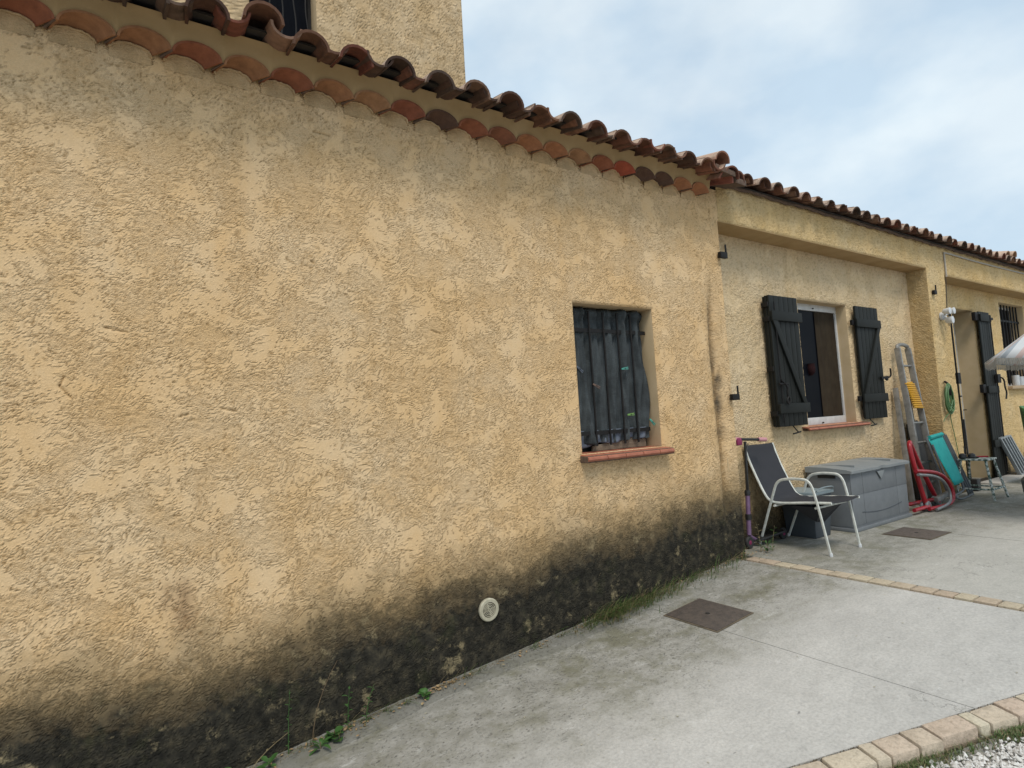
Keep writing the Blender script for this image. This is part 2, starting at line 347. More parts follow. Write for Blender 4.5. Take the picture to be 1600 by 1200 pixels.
# lintel beam over both recesses and the piers
xs = seg((N1[0], N1[1], .016), (N1[1], N2[0], .014), (N2[0], 15.2, .03)); zs = seg((-1.4, N2[3], .014), (N2[3], N1[3], .0112), (N1[3], 2.16, .012))
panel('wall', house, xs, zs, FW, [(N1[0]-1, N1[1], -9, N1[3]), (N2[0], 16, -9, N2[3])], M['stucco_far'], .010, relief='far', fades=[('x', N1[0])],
      damp=lambda X, Z: .5 + (.10+.03*fbm(X*3, Z*0, 2, 3)-(Z+1.285))*2.2)
W2 = (6.228, 7.286, -.215, 1.200); DR = (10.424, 11.26, -9, 1.368); W3 = (12.42, 13.64, .15, 1.595)
xs = seg((4.56, W2[0], .016), (W2[0], W2[1], .02), (W2[1], 9.02, .017)); zs = seg((-1.4, W2[2], .016), (W2[2], W2[3], .016), (W2[3], 1.79, .015))
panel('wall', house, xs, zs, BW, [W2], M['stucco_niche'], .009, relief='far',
      damp=lambda X, Z: .5 + (.30+.06*fbm(X*3, Z*0, 2, 3)-.22*sstep(5.2, 6.2, X)-(Z+1.285))*1.9)
xs = seg((9.54, DR[0], .02), (DR[0], DR[1], .05), (DR[1], W3[0], .017), (W3[0], W3[1], .04), (W3[1], 15.2, .04)); zs = seg((-1.4, W3[2], .018), (W3[2], DR[3], .018), (DR[3], W3[3], .018), (W3[3], 1.74, .018))
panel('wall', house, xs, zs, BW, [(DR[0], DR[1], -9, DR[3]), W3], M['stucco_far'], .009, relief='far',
      damp=lambda X, Z: .5 + (.05-(Z+1.285))*2.2)
# soffits, pier flanks and reveals (thin solid boxes butted to the panels)
def rev(a, b, mt='plaster_reveal', nm='reveal'): return MB().box(a, b).build(nm, M[mt], house, bevel=.004)
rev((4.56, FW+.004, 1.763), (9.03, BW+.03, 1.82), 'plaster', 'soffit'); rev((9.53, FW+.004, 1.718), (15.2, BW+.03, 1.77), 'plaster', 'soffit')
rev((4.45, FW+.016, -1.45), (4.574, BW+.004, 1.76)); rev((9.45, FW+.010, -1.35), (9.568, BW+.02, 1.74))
# flank of the pier that faces the camera gets the rough render
def flank(x, y0, y1, z0, z1, mt, facing=-1, amp=.009):
    ys = np.linspace(y0, y1, 18); z = np.arange(z0, z1+.001, .0165); Yg, Zg = np.meshgrid(ys, z)
    hh = (.5*(1-np.abs(fbm(Yg*14, Zg*22, 3, 141, .6))*1.4) + .4*fbm(Yg*34, Zg*44, 3, 152))*amp*sstep(0, .03, np.minimum(Yg-y0, y1-Yg))
    b = MB(); n = len(ys); V_ = np.stack([x+facing*hh, Yg, Zg], -1).reshape(-1, 3)
    I = np.arange(len(V_)).reshape(len(z), n)
    b.v = [tuple(v) for v in V_]; b.f = [(int(I[i,j]), int(I[i,j+1]), int(I[i+1,j+1]), int(I[i+1,j])) for i in range(len(z)-1) for j in range(n-1)]
    return b.build('reveal', M[mt], house, smooth=True)
flank(8.99, FW+.004, BW+.02, -1.35, 1.775, 'stucco_far')
# window 1 reveals + back
x0, x1, z0, z1 = WIN1; Yb = 3.47
rev((x0-.06, FW+.014, z0), (x0+.001, Yb+.04, z1)); rev((x1-.001, FW+.014, z0), (x1+.06, Yb+.04, z1)); rev((x0-.06, FW+.014, z1-.001), (x1+.06, Yb+.04, z1+.06)); rev((x0-.06, FW+.10, z0-.06), (x1+.06, Yb+.04, z0-.001))
# window 2 reveals
x0, x1, z0, z1 = W2
rev((x0-.05, BW+.012, z0), (x0+.001, 3.70, z1)); rev((x1-.001, BW+.012, z0), (x1+.05, 3.70, z1)); rev((x0-.05, BW+.012, z1-.001), (x1+.05, 3.70, z1+.05)); rev((x0-.05, BW+.05, z0-.05), (x1+.05, 3.70, z0-.001))
# door reveals
x0, x1, z0, z1 = DR; z0 = -1.32
rev((x0-.05, BW+.012, z0), (x0+.001, 3.86, z1)); rev((x1-.001, BW+.012, z0), (x1+.05, 3.86, z1)); rev((x0-.05, BW+.012, z1-.001), (x1+.05, 3.86, z1+.05))
x0, x1, z0, z1 = W3
rev((x0-.05, BW+.012, z0), (x0+.001, 3.78, z1)); rev((x1-.001, BW+.012, z0), (x1+.05, 3.78, z1)); rev((x0-.05, BW+.012, z1-.001), (x1+.05, 3.78, z1+.05)); rev((x0-.05, BW+.05, z0-.05), (x1+.05, 3.78, z0-.001))
# gable ends and rear so that the house is solid
MB().box((-3.6, 9.0, -2.2), (15.2, 9.2, 2.6)).build('wall', M['plaster'], house)
MB().box((15.2, FW, -1.4), (15.4, 9.2, 2.3)).build('wall', M['plaster'], house)
MB().box((-3.8, FW, -2.4), (-3.6, 9.2, 2.3)).build('wall', M['plaster'], house)
MB().box((-3.6, FW+.9, -1.6), (15.2, FW+.95, 2.2)).build('wall', M['room'], house)
# upper storey
UX = 3.275; UW = (0.98, 1.60, 2.9, 4.9)
xs = seg((-1.6, UW[0], .04), (UW[0], UW[1], .05), (UW[1], UX, .014)); zs = seg((2.55, UW[2], .03), (UW[2], UW[3], .02), (UW[3], 6.2, .02))
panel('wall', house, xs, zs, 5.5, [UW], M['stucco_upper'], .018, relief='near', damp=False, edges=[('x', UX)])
MB().box((UX-.05, 5.515, 2.5), (UX+.0, 9.0, 6.2)).build('wall', M['stucco_upper'], house)
rev((UW[1]-.001, 5.515, 2.9), (UW[1]+.05, 5.75, 4.9), 'plaster_reveal')
rev((UW[0]-.05, 5.515, 2.9), (UW[0]+.001, 5.75, 4.9), 'plaster_reveal')
uw = MB().box((UW[0], 5.70, 2.9), (UW[1], 5.73, 4.9)).build('window', M['iron'], house)
MB().box((UW[0]+.04, 5.685, 2.95), (UW[1]-.04, 5.697, 4.85)).build('pane', M['glass_dark'], uw)
for k in range(5):
    x = UW[0]+.07+k*.12
    MB().tube([(x+.012*math.sin(z*9+k), 5.60, z) for z in np.linspace(2.95, 4.85, 40)], .008, 6).build('bar', M['iron'], uw, smooth=True)
for z in (3.3, 4.6): MB().bar((UW[0], 5.60, z), (UW[1], 5.60, z), .012, .03).build('bar', M['iron'], uw)
# ------------------------------------------------------------------ eave: row of clay tiles set under a plaster band
ex0, ep = -.258, .230; EZ = 1.953; EY = 3.178; SK = .57
def tile_mesh(name, L_, wf, wb, hf, hb, th, seg_=10, conc_up=False, nl=3):
    b = MB(); rows = []
    for i in range(nl+1):
        t = i/nl; w = wf*(1-t)+wb*t; h = hf*(1-t)+hb*t
        for inner in (0, 1):
            rows.append([((w/2-inner*th)*math.cos(PI*k/seg_)*-1, L_*t, (h-inner*th)*math.sin(PI*k/seg_)*(-1 if conc_up else 1)) for k in range(seg_+1)])
    n = seg_+1
    for r_ in rows: b.v += r_
    for i in range(nl):
        for inner in (0, 1):
            a, c = (2*i+inner)*n, (2*i+2+inner)*n
            b.f += [(a+k, a+k+1, c+k+1, c+k) for k in range(seg_)]
        for k in (0, seg_):
            a = 2*i*n+k; b.f.append((a, a+2*n, a+3*n, a+n))
    for a in (0, 2*nl*n): b.f += [(a+k, a+k+1, a+n+k+1, a+n+k) for k in range(seg_)]
    me = bpy.data.meshes.new(name); me.from_pydata(b.v, [], b.f); bm = bmesh.new(); bm.from_mesh(me); bmesh.ops.recalc_face_normals(bm, faces=bm.faces); bm.to_mesh(me); bm.free()
    me.polygons.foreach_set('use_smooth', [True]*len(me.polygons)); me.set_sharp_from_angle(angle=math.radians(45)); return me
T_BR, T_RED, T_TAN, T_DK, T_OR = (.34,.17,.085), (.29,.11,.06), (.36,.20,.105), (.12,.07,.05), (.37,.17,.085)
ecol = [T_BR, T_BR, T_RED, T_BR, T_RED, T_BR, T_TAN, (.27,.10,.06), T_DK, T_RED, (.26,.11,.065), T_OR, T_OR, T_TAN, T_RED, (.36,.09,.05), T_DK, (.12,.07,.05), T_OR, T_OR]
# band: face just behind the tile rims with an arch cut for each tile
b = MB(); n0 = -14; cols = []
for k in range(n0, 21):
    for j in range(16):
        x = ex0 + ep*(k + j/16); u = (j/16 + 0.0)*ep - ep/2; a = .111
        arch = .078*math.sqrt(max(0, 1-(u/a)**2)) if abs(u) < a else 0
        cols.append((x, EZ + arch))
xe = ex0 + ep*20.05; cols = [c for c in cols if c[0] <= xe]; cols.append((xe, EZ))
ZT = 2.108
for x, zl in cols:
    b.v += [(x, EY+.004, zl+.002), (x, EY-.012, (zl+ZT)/2+.015), (x, EY-.045, ZT), (x-.06, FW+.02, ZT), (x-.06, FW+.02, zl+.002)]
for i in range(len(cols)-1):
    for j in range(4): a = i*5+j; b.f.append((a, a+5, a+6, a+1))
    b.f.append((i*5+4, i*5+9, i*5+5, i*5))
b.f += [(0,1,2,3,4), tuple((len(cols)-1)*5+j for j in (4,3,2,1,0))]
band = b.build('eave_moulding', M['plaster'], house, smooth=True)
etile = tile_mesh('eave_tile', .125, .226, .186, .078, .046, .011, 14)
for v_ in etile.vertices: v_.co.x -= SK*v_.co.y
for k in range(-6, 20):
    o = place(etile, 'eave_tile', band, (ex0+ep*(k+.5)+random.uniform(-.003,.003), EY-.006+random.uniform(-.004,.004), EZ+random.uniform(-.003,.003)), (math.radians(random.uniform(-1,1)), random.uniform(-.03,.03), random.uniform(-.02,.02)), ecol[k] if 0 <= k < 20 else random.choice(ecol))
me_ = etile; me_.materials.append(M['tile_eave'])
for k in range(-6, 21):      # mortar smeared in the joints between the rims
    x = ex0+ep*k; w_ = random.uniform(.003, .008)
    MB().tube([(x, EY-.001, EZ+.004), (x-SK*(FW-.02-EY), FW-.02, EZ+.001)], w_, 6).build('mortar_joint', M['mortar'], band, smooth=True)
for k in range(-6, 20):      # render carried up into each tile as a rounded lip
    b = MB(); xc = ex0+ep*(k+.5)-SK*(FW-EY); pts = [(xc+.088*math.cos(t)+random.uniform(-.002,.002), FW-.014+random.uniform(-.003,.003), EZ-.012+.046*math.sin(t)+random.uniform(-.003,.003)) for t in np.linspace(0, PI, 17)]
    b.tube(pts, .0060, 6)
    n_ = len(b.v); b.v += [(p[0], FW-.0105, p[2]) for p in pts] + [(xc-.088, FW-.001, EZ-.05), (xc+.088, FW-.001, EZ-.05)]; b.f.append(tuple(range(n_, n_+17))+(n_+17, n_+18))
    b.build('render_lip', M['stucco'], band, smooth=True)
# ------------------------------------------------------------------ roofs
SL = math.radians(15)
roof1 = MB(); roof1.prism([(-3.8, 3.06, 2.115), (4.50, 3.06, 2.115), (4.50, 5.52, 2.115+2.46*math.tan(SL)), (-3.8, 5.52, 2.115+2.46*math.tan(SL))], (0, 0, .012))
roof1 = roof1.build('roof', M['deck'], house)
roof2 = MB(); roof2.prism([(4.42, 3.22, 2.118), (15.4, 3.22, 2.118), (15.4, 6.2, 2.118+2.98*math.tan(SL)), (4.42, 6.2, 2.118+2.98*math.tan(SL))], (0, 0, .012))
roof2 = roof2.build('roof', M['deck'], house)
cover = tile_mesh('cover_tile', .42, .196, .160, .088, .074, .014, 10); cover.materials.append(M['tile_roof'])
chan = tile_mesh('channel_tile', .42, .160, .190, .068, .072, .013, 10, True); chan.materials.append(M['tile_roof'])
RC = [tuple(q*.78 for q in c_) for c_ in [(.19,.10,.065), (.13,.07,.05), (.22,.115,.075), (.09,.055,.042), (.17,.08,.055), (.13,.09,.07), (.25,.155,.11), (.19,.07,.048)]]
def tiles(parent, cols, y0, zc, rows, step=.335, seed=1):
    rr = random.Random(seed)
    for x in cols:
        for r in range(rows):
            y = y0 + r*step*math.cos(SL); z = zc + r*step*math.sin(SL)
            j = lambda a: rr.uniform(-a, a)
            up_ = .045 if (parent is roof1 and r == 0 and abs(x-.58) < .1) else 0
            place(cover, 'cover_tile', parent, (x+j(.008), y+j(.020)-up_, z-.088+j(.007)+up_), (SL-.022+j(.014)+up_*.6, j(.07), j(.035)), rr.choice(RC))
            place(chan, 'channel_tile', parent, (x+.125+j(.006), y-.004+j(.014), z-.014+j(.006)), (SL-.022+j(.01), j(.05), j(.02)), tuple(min(1, q*1.45) for q in rr.choice(RC)))
tiles(roof1, [1.08+.25*k for k in range(-10, 13)], 2.95, 2.130, 7, seed=3)
tiles(roof2, [4.84+.2507*k for k in range(0, 42)], 3.12, 2.203, 3, seed=9)
# verge at the end of the higher roof: raised tiles bedded on mortar
def one(me, parent, loc, rot, col): return place(me, 'cover_tile' if me is cover else 'channel_tile', parent, loc, rot, col)
for r in range(7):
    y = 2.97 + r*.335*math.cos(SL); z = 2.145 + r*.335*math.sin(SL)
    one(cover, roof1, (4.285, y, z), (SL-.02, .0, 0), (.30,.15,.10)); one(cover, roof1, (4.45, y+.03, z-.085), (SL-.02, .12, 0), (.22,.09,.06))
    if r == 0: one(chan, roof1, (4.19, y-.0, 2.10), (SL, .1, 0), (.26,.12,.08))
b = MB()
b.prism([(4.22, 2.99, 2.075), (4.50, 3.0, 2.06), (4.50, 5.4, 2.70), (4.22, 5.4, 2.71)], (0, 0, .05)); b.prism([(4.53, 3.02, 2.02), (4.74, 3.06, 2.04), (4.74, 5.4, 2.66), (4.53, 5.4, 2.66)], (0, 0, .055))
b.build('mortar_bed', M['mortar'], roof1, bevel=.008)
one(cover, roof2, (4.60, 3.05, 2.065), (SL, .05, 0), (.20,.10,.07)); one(cover, roof2, (4.40, 3.03, 1.99+.03), (SL, .05, 0), (.30,.12,.09))
for r in range(3): one(cover, roof2, (11.86, 3.10+r*.32, 2.20+r*.087), (SL, 0, 0), (.42,.26,.16)); one(cover, roof2, (11.62, 3.12+r*.32, 2.18+r*.087), (SL, 0, 0), (.42,.26,.16))
b = MB()   # mortar line under the low roof
pts = [(x, FW-.03+.01*math.sin(x*7), 2.118+.006*math.sin(x*25.06)) for x in np.arange(4.62, 15.2, .05)]
b.tube(pts, .020, 6); b.build('mortar_bed', M['mortar'], roof2, smooth=True)
# ------------------------------------------------------------------ window with the iron grille
win = MB().box((WIN1[0], 3.452, WIN1[2]), (WIN1[1], 3.468, WIN1[3])).build('window', M['iron'], house)
MB().box((WIN1[0]+.05, 3.440, WIN1[2]+.05), (WIN1[1]-.05, 3.450, WIN1[3]-.05)).build('pane', M['glass_dark'], win)
for xt, xb in ((2.985, 2.985), (3.135, 3.128), (3.285, 3.282), (3.432, 3.430)):
    MB().tube([(xt, 3.365, .84), (xt*.5+xb*.5, 3.362, .35), (xb, 3.362, -.205)], .0085, 8).build('bar', M['iron'], win, smooth=True)
for z, x1_ in ((.690, 3.60), (-.105, 3.58)): MB().bar((2.79, 3.372, z), (x1_, 3.372, z), .008, .030).build('bar', M['iron'], win)
sill = MB().box((2.74, 3.20, -.312), (3.655, 3.44, -.262)); sill = sill.build('window_sill', M['mortar'], house, bevel=.006)
sx = [2.742, 2.93, 3.115, 3.30, 3.485, 3.652]
for a, c in zip(sx, sx[1:]):
    b = MB(); prof = [(3.43, -.256), (3.43, -.246), (3.23, -.258), (3.205, -.264), (3.190, -.276), (3.187, -.290), (3.195, -.302), (3.212, -.305), (3.216, -.270)]
    b.prism([(a+.003, y, z) for y, z in prof], (c-a-.006, 0, 0)); b.build('sill_tile', M['sill_clay'], sill, bevel=.002)
# shade cloth behind the bars
def cloth_mat():
    m, n, l, b_ = mat('blue grey shade cloth'); P = geopos(n); b_.inputs['Roughness'].default_value = .8
    t = tex(n, l, scale=9, detail=5, src=P); c = ramp(n, l, t.outputs['Fac'], [(.3, (.022,.028,.031)), (.7, (.054,.066,.072))])
    wv = tex(n, l, scale=1, detail=2, stretch=(35, 35, 420), src=P); c = mix(n, l, 1.0, c, ramp(n, l, wv.outputs['Fac'], [(.3, (.7,.7,.7)), (.7, (1.25,1.25,1.25))]), 'MULTIPLY')
    l.new(c, b_.inputs['Base Color']); bump(n, l, b_, wv.outputs['Fac'], .3, .002); return m
M['cloth'] = cloth_mat()
b = MB(); nx, nz = 110, 70; x0c, x1c = 2.795, 3.585
for i in range(nz+1):
    t = i/nz; z = .868 - t*1.06
    for j in range(nx+1):
        s_ = j/nx; x = x0c + (x1c-x0c)*s_
        fold = .5-.5*math.cos(2*PI*((s_-.24)*5.35 + .30*math.sin(t*3.3+s_*5)*sstep(.05,.5,t) + .35*t*(s_-.3)))
        fold2 = math.sin(2*PI*(s_*11+.35*math.sin(3*t+2)+t*.8))
        y = 3.412 - (.040+.020*math.sin(s_*29+1)+.014*math.sin(t*5+s_*11))*fold**1.2 - .008*fold2 - .005*math.sin(2*PI*(s_*23+.5*math.sin(t*6+s_*9))) - .004*math.sin(t*23+s_*31)*math.sin(s_*17) - .010*math.exp(-((t-.48)/.2)**2)
        if t < .07: y -= .020*math.sin(PI*t/.07)            # rolled hem over the rod
        y += .006*math.exp(-((t-.095)/.02)**2)
        b.v.append((x + (.012*math.sin(t*9+2) if j == nx else 0) + .03*t*(s_-.2)*(1 if t > .5 else 0)*0, y, z + (.012*math.sin(s_*20)+.02*s_ if i == nz else 0)))
for i in range(nz):
    for j in range(nx): a = i*(nx+1)+j; b.f.append((a, a+1, a+nx+2, a+nx+1))
cl_ = b.build('shade_cloth', M['cloth'], None, smooth=True, label='blue-grey shade cloth bunched behind the iron bars of the small window', cat='shade cloth')
cl_.modifiers.new('s', 'SOLIDIFY').thickness = .003
M['cloth_pale'] = simple('faded cloth lining', (.16,.19,.24), (.10,.12,.16), 14, .85, bs=.2)
b = MB(); 
for i in range(9):
    for j in range(41):
        s_, t = j/40, i/8; b.v.append((2.80+.75*s_, 3.398-.012*math.sin(s_*34+t)-.008*math.cos(s_*13), -.085-t*(.125-.05*s_+.012*math.sin(s_*15))))
for i in range(8):
    for j in range(40): a = i*41+j; b.f.append((a, a+1, a+42, a+41))
o = b.build('lining', M['cloth_pale'], cl_, smooth=True); o.modifiers.new('s', 'SOLIDIFY').thickness = .003
M['old_wood'] = simple('weathered board', (.22,.17,.12), (.15,.115,.08), 12, .9, bs=.4, stretch=(1,1,9))
MB().prism([(2.97, 3.405, -.244), (3.56, 3.405, -.244), (3.555, 3.405, -.155), (3.30, 3.405, -.170), (2.98, 3.405, -.205)], (0, .018, 0)).build('board', M['old_wood'], None, bevel=.002, label='weathered wooden board standing on the sill behind the shade cloth', cat='board')
def peg(x, z, ang, col, lab, y=3.352):
    c, s_ = math.cos(ang), math.sin(ang); t = thing('clothes_peg', (x, y, z), lab, 'clothes peg', 'clothes pegs on the shade cloth')
    for sg in (-1, 1):
        p = lambda u, v: (x + c*u - s_*v, y, z + s_*u + c*v)
        q = [p(-.040, sg*.001), p(.038, sg*.009), p(.038, sg*.003+.0), p(0, sg*.0005)]
        b = MB(); b.bar(p(-.036, sg*.003), p(.036, sg*.007), .008, .0055, up=(-s_, 0, c)); b.build('jaw', col, t, bevel=.001)
    MB().tube([(x+.004*math.cos(a), y-.006, z+.004*math.sin(a)) for a in np.linspace(0, 2*PI, 9)[:-1]], .0013, 5, closed=True).build('spring', M['iron'], t)
M['peg_teal'] = simple('turquoise plastic', (.10,.42,.34), (.08,.36,.30), 20, .4); M['peg_green'] = simple('lime plastic', (.22,.42,.10), (.18,.36,.08), 20, .4)
M['peg_brown'] = simple('peg wood', (.20,.13,.10), (.15,.10,.08), 30, .7)
peg(3.325, .392, .10, M['peg_teal'], 'turquoise clothes peg clipped level in the middle of the shade cloth')
peg(3.355, .022, .05, M['peg_green'], 'lime green clothes peg clipped low on the shade cloth')
peg(3.575, -.050, -.75, M['peg_teal'], 'turquoise clothes peg hanging askew at the cloth bottom right corner', 3.335)
peg(3.01, .255, -.42, M['peg_brown'], 'brown wooden clothes peg slanting across the left folds of the cloth')
peg(2.86, .385, -.65, M['cloth_pale'], 'grey clothes peg at the far left edge of the shade cloth', 3.36)
# ------------------------------------------------------------------ shuttered window
w2 = MB(); fx0, fx1, fz0, fz1, fy = W2[0], W2[1], W2[2], W2[3], 3.66
for a, c in (((fx0, fy, fz1-.075), (fx1, fy+.05, fz1)), ((fx0, fy, fz0), (fx1, fy+.05, fz0+.085)), ((fx0, fy, fz0+.086), (fx0+.06, fy+.05, fz1-.076)), ((fx1-.030, fy, fz0+.086), (fx1, fy+.05, fz1-.076))): w2.box(a, c)
w2 = w2.build('window', M['white_pvc'], house, bevel=.003)
MB().box((fx0+.06, fy+.02, fz0+.087), (fx1-.032, fy+.026, fz1-.077)).build('pane', M['glass_dark'], w2)
b = MB()
for j in range(60):
    s_ = j/59; x = 6.80+(fx1-.035-6.80)*s_; y = fy+.012+.004*math.sin(s_*26)
    b.v += [(x, y, fz0+.09), (x, y, fz1-.08)]
    if j: b.f.append((2*j-2, 2*j, 2*j+1, 2*j-1))
b.build('curtain', M['curtain_brown'], w2, smooth=True)
MB().lathe([(.02, 0), (.045, .03), (.052, .09), (.045, .12), (.05, .135)], (6.62, fy+.012, .36), 12).build('pink_shape', M['pink'], None, smooth=True, label='dull pink rounded object at the glass of the shuttered window', cat='pink_shape')  # small dull pink rounded body set at the pane
MB().lathe([(.006, 0), (.008, .012), (.004, .02)], (6.75, fy-.02, fz1-.05), 10, 'y').build('catch', M['iron'], w2); MB().lathe([(.007, 0), (.009, .012), (.004, .02)], (6.74, fy-.02, fz0+.02), 10, 'y').build('catch', M['iron'], w2)
sill2 = MB().box((6.10, 3.45, -.262), (7.40, 3.66, -.222)).build('window_sill', M['mortar'], house, bevel=.004)
for a in np.arange(6.08, 7.36, .19):
    b = MB(); prof = [(3.655, -.219), (3.655, -.211), (3.47, -.222), (3.445, -.232), (3.437, -.247), (3.447, -.258), (3.458, -.252), (3.458, -.236)]
    b.prism([(a, y, z) for y, z in prof], (.186, 0, 0)); b.build('sill_tile', M['sill_clay'], sill2, bevel=.002)
def shutter(x0, x1, y, z0, z1, brace, hinge_left, bat_z=(0.0, .955), lab=None, ov=.035, nplank=6, parent=house, depth=.026, bh=.10):
    """plank shutter lying against the wall, battens and Z brace on its outer face"""
    f = MB().box((x0+.006, y+depth*.55, z0+.01), (x1-.006, y+depth, z1-.01)).build('shutter', M['shutter'], parent, label=lab)
    w = (x1-x0)/nplank
    for k in range(nplank):
        MB().box((x0+k*w+.0025, y, z0+random.uniform(-.001,.001)), (x0+(k+1)*w-.0025, y+depth*.8, z1)).build('plank', M['shutter'], f, bevel=.004)
    for zb in bat_z:
        MB().box((x0-.0 + (-.03 if hinge_left == 0 else .0), y-.026, zb), (x1+ov, y-.001, zb+bh)).build('batten', M['shutter'], f, bevel=.004)
    zl, zh = bat_z[0]+bh+.001, bat_z[-1]-.001; bw = .085
    if brace == 'down': q = [(x0+.01, zh), (x0+.01+bw, zh), (x1-.01, zl), (x1-.01-bw*.8, zl)]
    elif brace == 'up': q = [(x0+.01, zl), (x0+.01+bw, zl), (x1-.01, zh), (x1-.01-bw*.8, zh)]
    if brace: MB().prism([(a, y-.024, c) for a, c in q], (0, .023, 0)).build('brace', M['shutter'], f, bevel=.003)
    return f
# left shutter is a folded pair standing off the wall
s1 = shutter(5.50, 6.02, 3.42, -.19, 1.172, 'down', 1, (-.055, .905), 'left shutter folded into two leaves', ov=.03)
b = MB(); b.box((5.50, 3.449, -.19), (6.00, 3.472, 1.17)); b.box((5.51, 3.476, -.185), (6.0, 3.50, 1.165)); b.build('folded_leaf', M['shutter'], s1, bevel=.003)
for z in (1.05, .90, .38, -.08): MB().box((5.482, 3.425, z), (5.499, 3.50, z+.05)).build('hinge', M['iron'], s1, bevel=.003)
MB().tube([(5.565, 3.405, 1.10), (5.565, 3.405, -.16)], .007, 8).build('bolt_rod', M['iron'], s1, smooth=True)
b = MB(); b.tube([(5.52, 3.395, .245), (5.66, 3.39, .245)], .011, 8); b.tube(smooth_path([(5.60, 3.385, .25), (5.63, 3.37, .20), (5.60, 3.37, .13), (5.65, 3.372, .09), (5.62, 3.375, .03), (5.58, 3.372, .07), (5.62, 3.37, .12)]), .009, 7); b.tube([(5.55, 3.39, .285), (5.65, 3.385, .215)], .010, 6)
b.build('latch', M['iron'], s1, smooth=True)
s2 = shutter(7.345, 7.90, 3.462, -.19, 1.185, 'up', 0, (.012, .925), 'right shutter folded back flat on the wall', ov=.012)
for z in (.95, .03): MB().box((7.27, 3.47, z), (7.344, 3.50, z+.06)).build('hinge', M['iron'], s2, bevel=.003)
b = MB(); b.bar((7.78, 3.44, .30), (7.93, 3.43, .31), .02, .03); b.tube(smooth_path([(7.92, 3.43, .30), (7.98, 3.41, .32), (7.97, 3.41, .42)]), .010, 7); b.lathe([(.02, 0), (.028, .012), (.012, .03)], (7.90, 3.42, .29), 10, 'y'); b.build('latch', M['iron'], s2, smooth=True)
def stay(x, z):
    b = MB(); b.tube(smooth_path([(x, 3.50, z+.10), (x+.02, 3.46, z+.03), (x+.03, 3.44, z)]), .006, 6); b.tube([(x-.07, 3.44, z-.01), (x+.07, 3.44, z+.004)], .008, 6); b.build('shutter_stay', M['iron'], house, smooth=True)
stay(5.83, -.262); stay(7.48, -.262)
# door shutters
sd_ = shutter(11.22, 11.66, 3.455, -1.26, 1.345, None, 1, (-.80, .045, 1.19), 'dark plank door shutter open against the wall', ov=.0, nplank=5, bh=.11)
for z in (1.20, .055): MB().box((11.10, 3.46, z), (11.219, 3.51, z+.13)).build('hinge', M['iron'], sd_, bevel=.003)
b = MB(); b.tube([(11.60, 3.43, 1.30), (11.60, 3.43, -1.2)], .009, 7); b.tube(smooth_path([(11.60, 3.42, .30), (11.74, 3.38, .27), (11.70, 3.37, .12), (11.76, 3.37, .05), (11.70, 3.37, -.06)]), .012, 7); b.box((11.55, 3.40, .20), (11.68, 3.44, .34)); b.box((11.60,3.42,1.22),(11.70,3.45,1.26)); b.build('latch', M['iron'], sd_, smooth=True)
sl_ = shutter(9.46, 10.01, 3.435, -1.25, 1.345, None, 1, (-.8, 1.19), 'left door shutter mostly hidden behind the pier', ov=0, nplank=5)
b = MB(); b.tube([(9.99, 3.41, 1.30), (9.99, 3.41, -1.2)], .012, 7); b.box((9.94, 3.38, .20), (10.04, 3.43, .36)); b.tube([(10.0, 3.39, .02), (9.86, 3.36, .02)], .012, 7); b.build('latch', M['iron'], sl_, smooth=True)
door = MB().box((DR[0], 3.80, -1.28), (DR[1], 3.84, DR[3])).build('door', M['white_pvc'], house, bevel=.003)
for z0_, z1_ in ((-1.1, -.1), (.05, 1.2)): MB().box((DR[0]+.12, 3.785, z0_), (DR[1]-.12, 3.80, z1_)).build('pane', M['glass_dark'], door, bevel=.003)
MB().tube([(DR[1]-.06, 3.78, -.2), (DR[1]-.06, 3.75, -.2), (DR[1]-.16, 3.75, -.2)], .009, 7).build('handle', M['iron'], door)
# barred window 3
w3 = MB().box((W3[0], 3.74, W3[2]), (W3[1], 3.77, W3[3])).build('window', M['white_pvc'], house)
MB().box((W3[0]+.05, 3.728, W3[2]+.05), (W3[1]-.05, 3.738, W3[3]-.05)).build('pane', M['glass_dark'], w3)
for k in range(8): x = W3[0]+.10+k*.148; MB().tube([(x, 3.62, W3[2]+.01), (x, 3.62, W3[3]-.01)], .012, 7).build('bar', M['iron'], w3, smooth=True)
for z in (.45, 1.30): MB().bar((W3[0], 3.62, z), (W3[1], 3.62, z), .012, .03).build('bar', M['iron'], w3)
M['sill_buff'] = simple('buff sill', (.44,.32,.20), (.36,.26,.16), 12, .8)
MB().box((W3[0]-.04, 3.46, .095), (W3[1]+.06, 3.73, .148)).build('window_sill', M['sill_buff'], house, bevel=.006)
M['white_plastic'] = simple('white plastic', (.66,.68,.70), (.55,.57,.59), 15, .45)
b = MB(); b.lathe([(.045, 0), (.05, .01), (.052, .17), (.055, .18)], (12.78, 3.52, .149), 16); b.lathe([(.045, 0), (.05, .01), (.052, .15), (.055, .155)], (12.92, 3.50, .149), 16); b.build('pot', M['white_plastic'], None, smooth=True, label='pair of white plastic pots on the sill of the barred window', cat='pot')
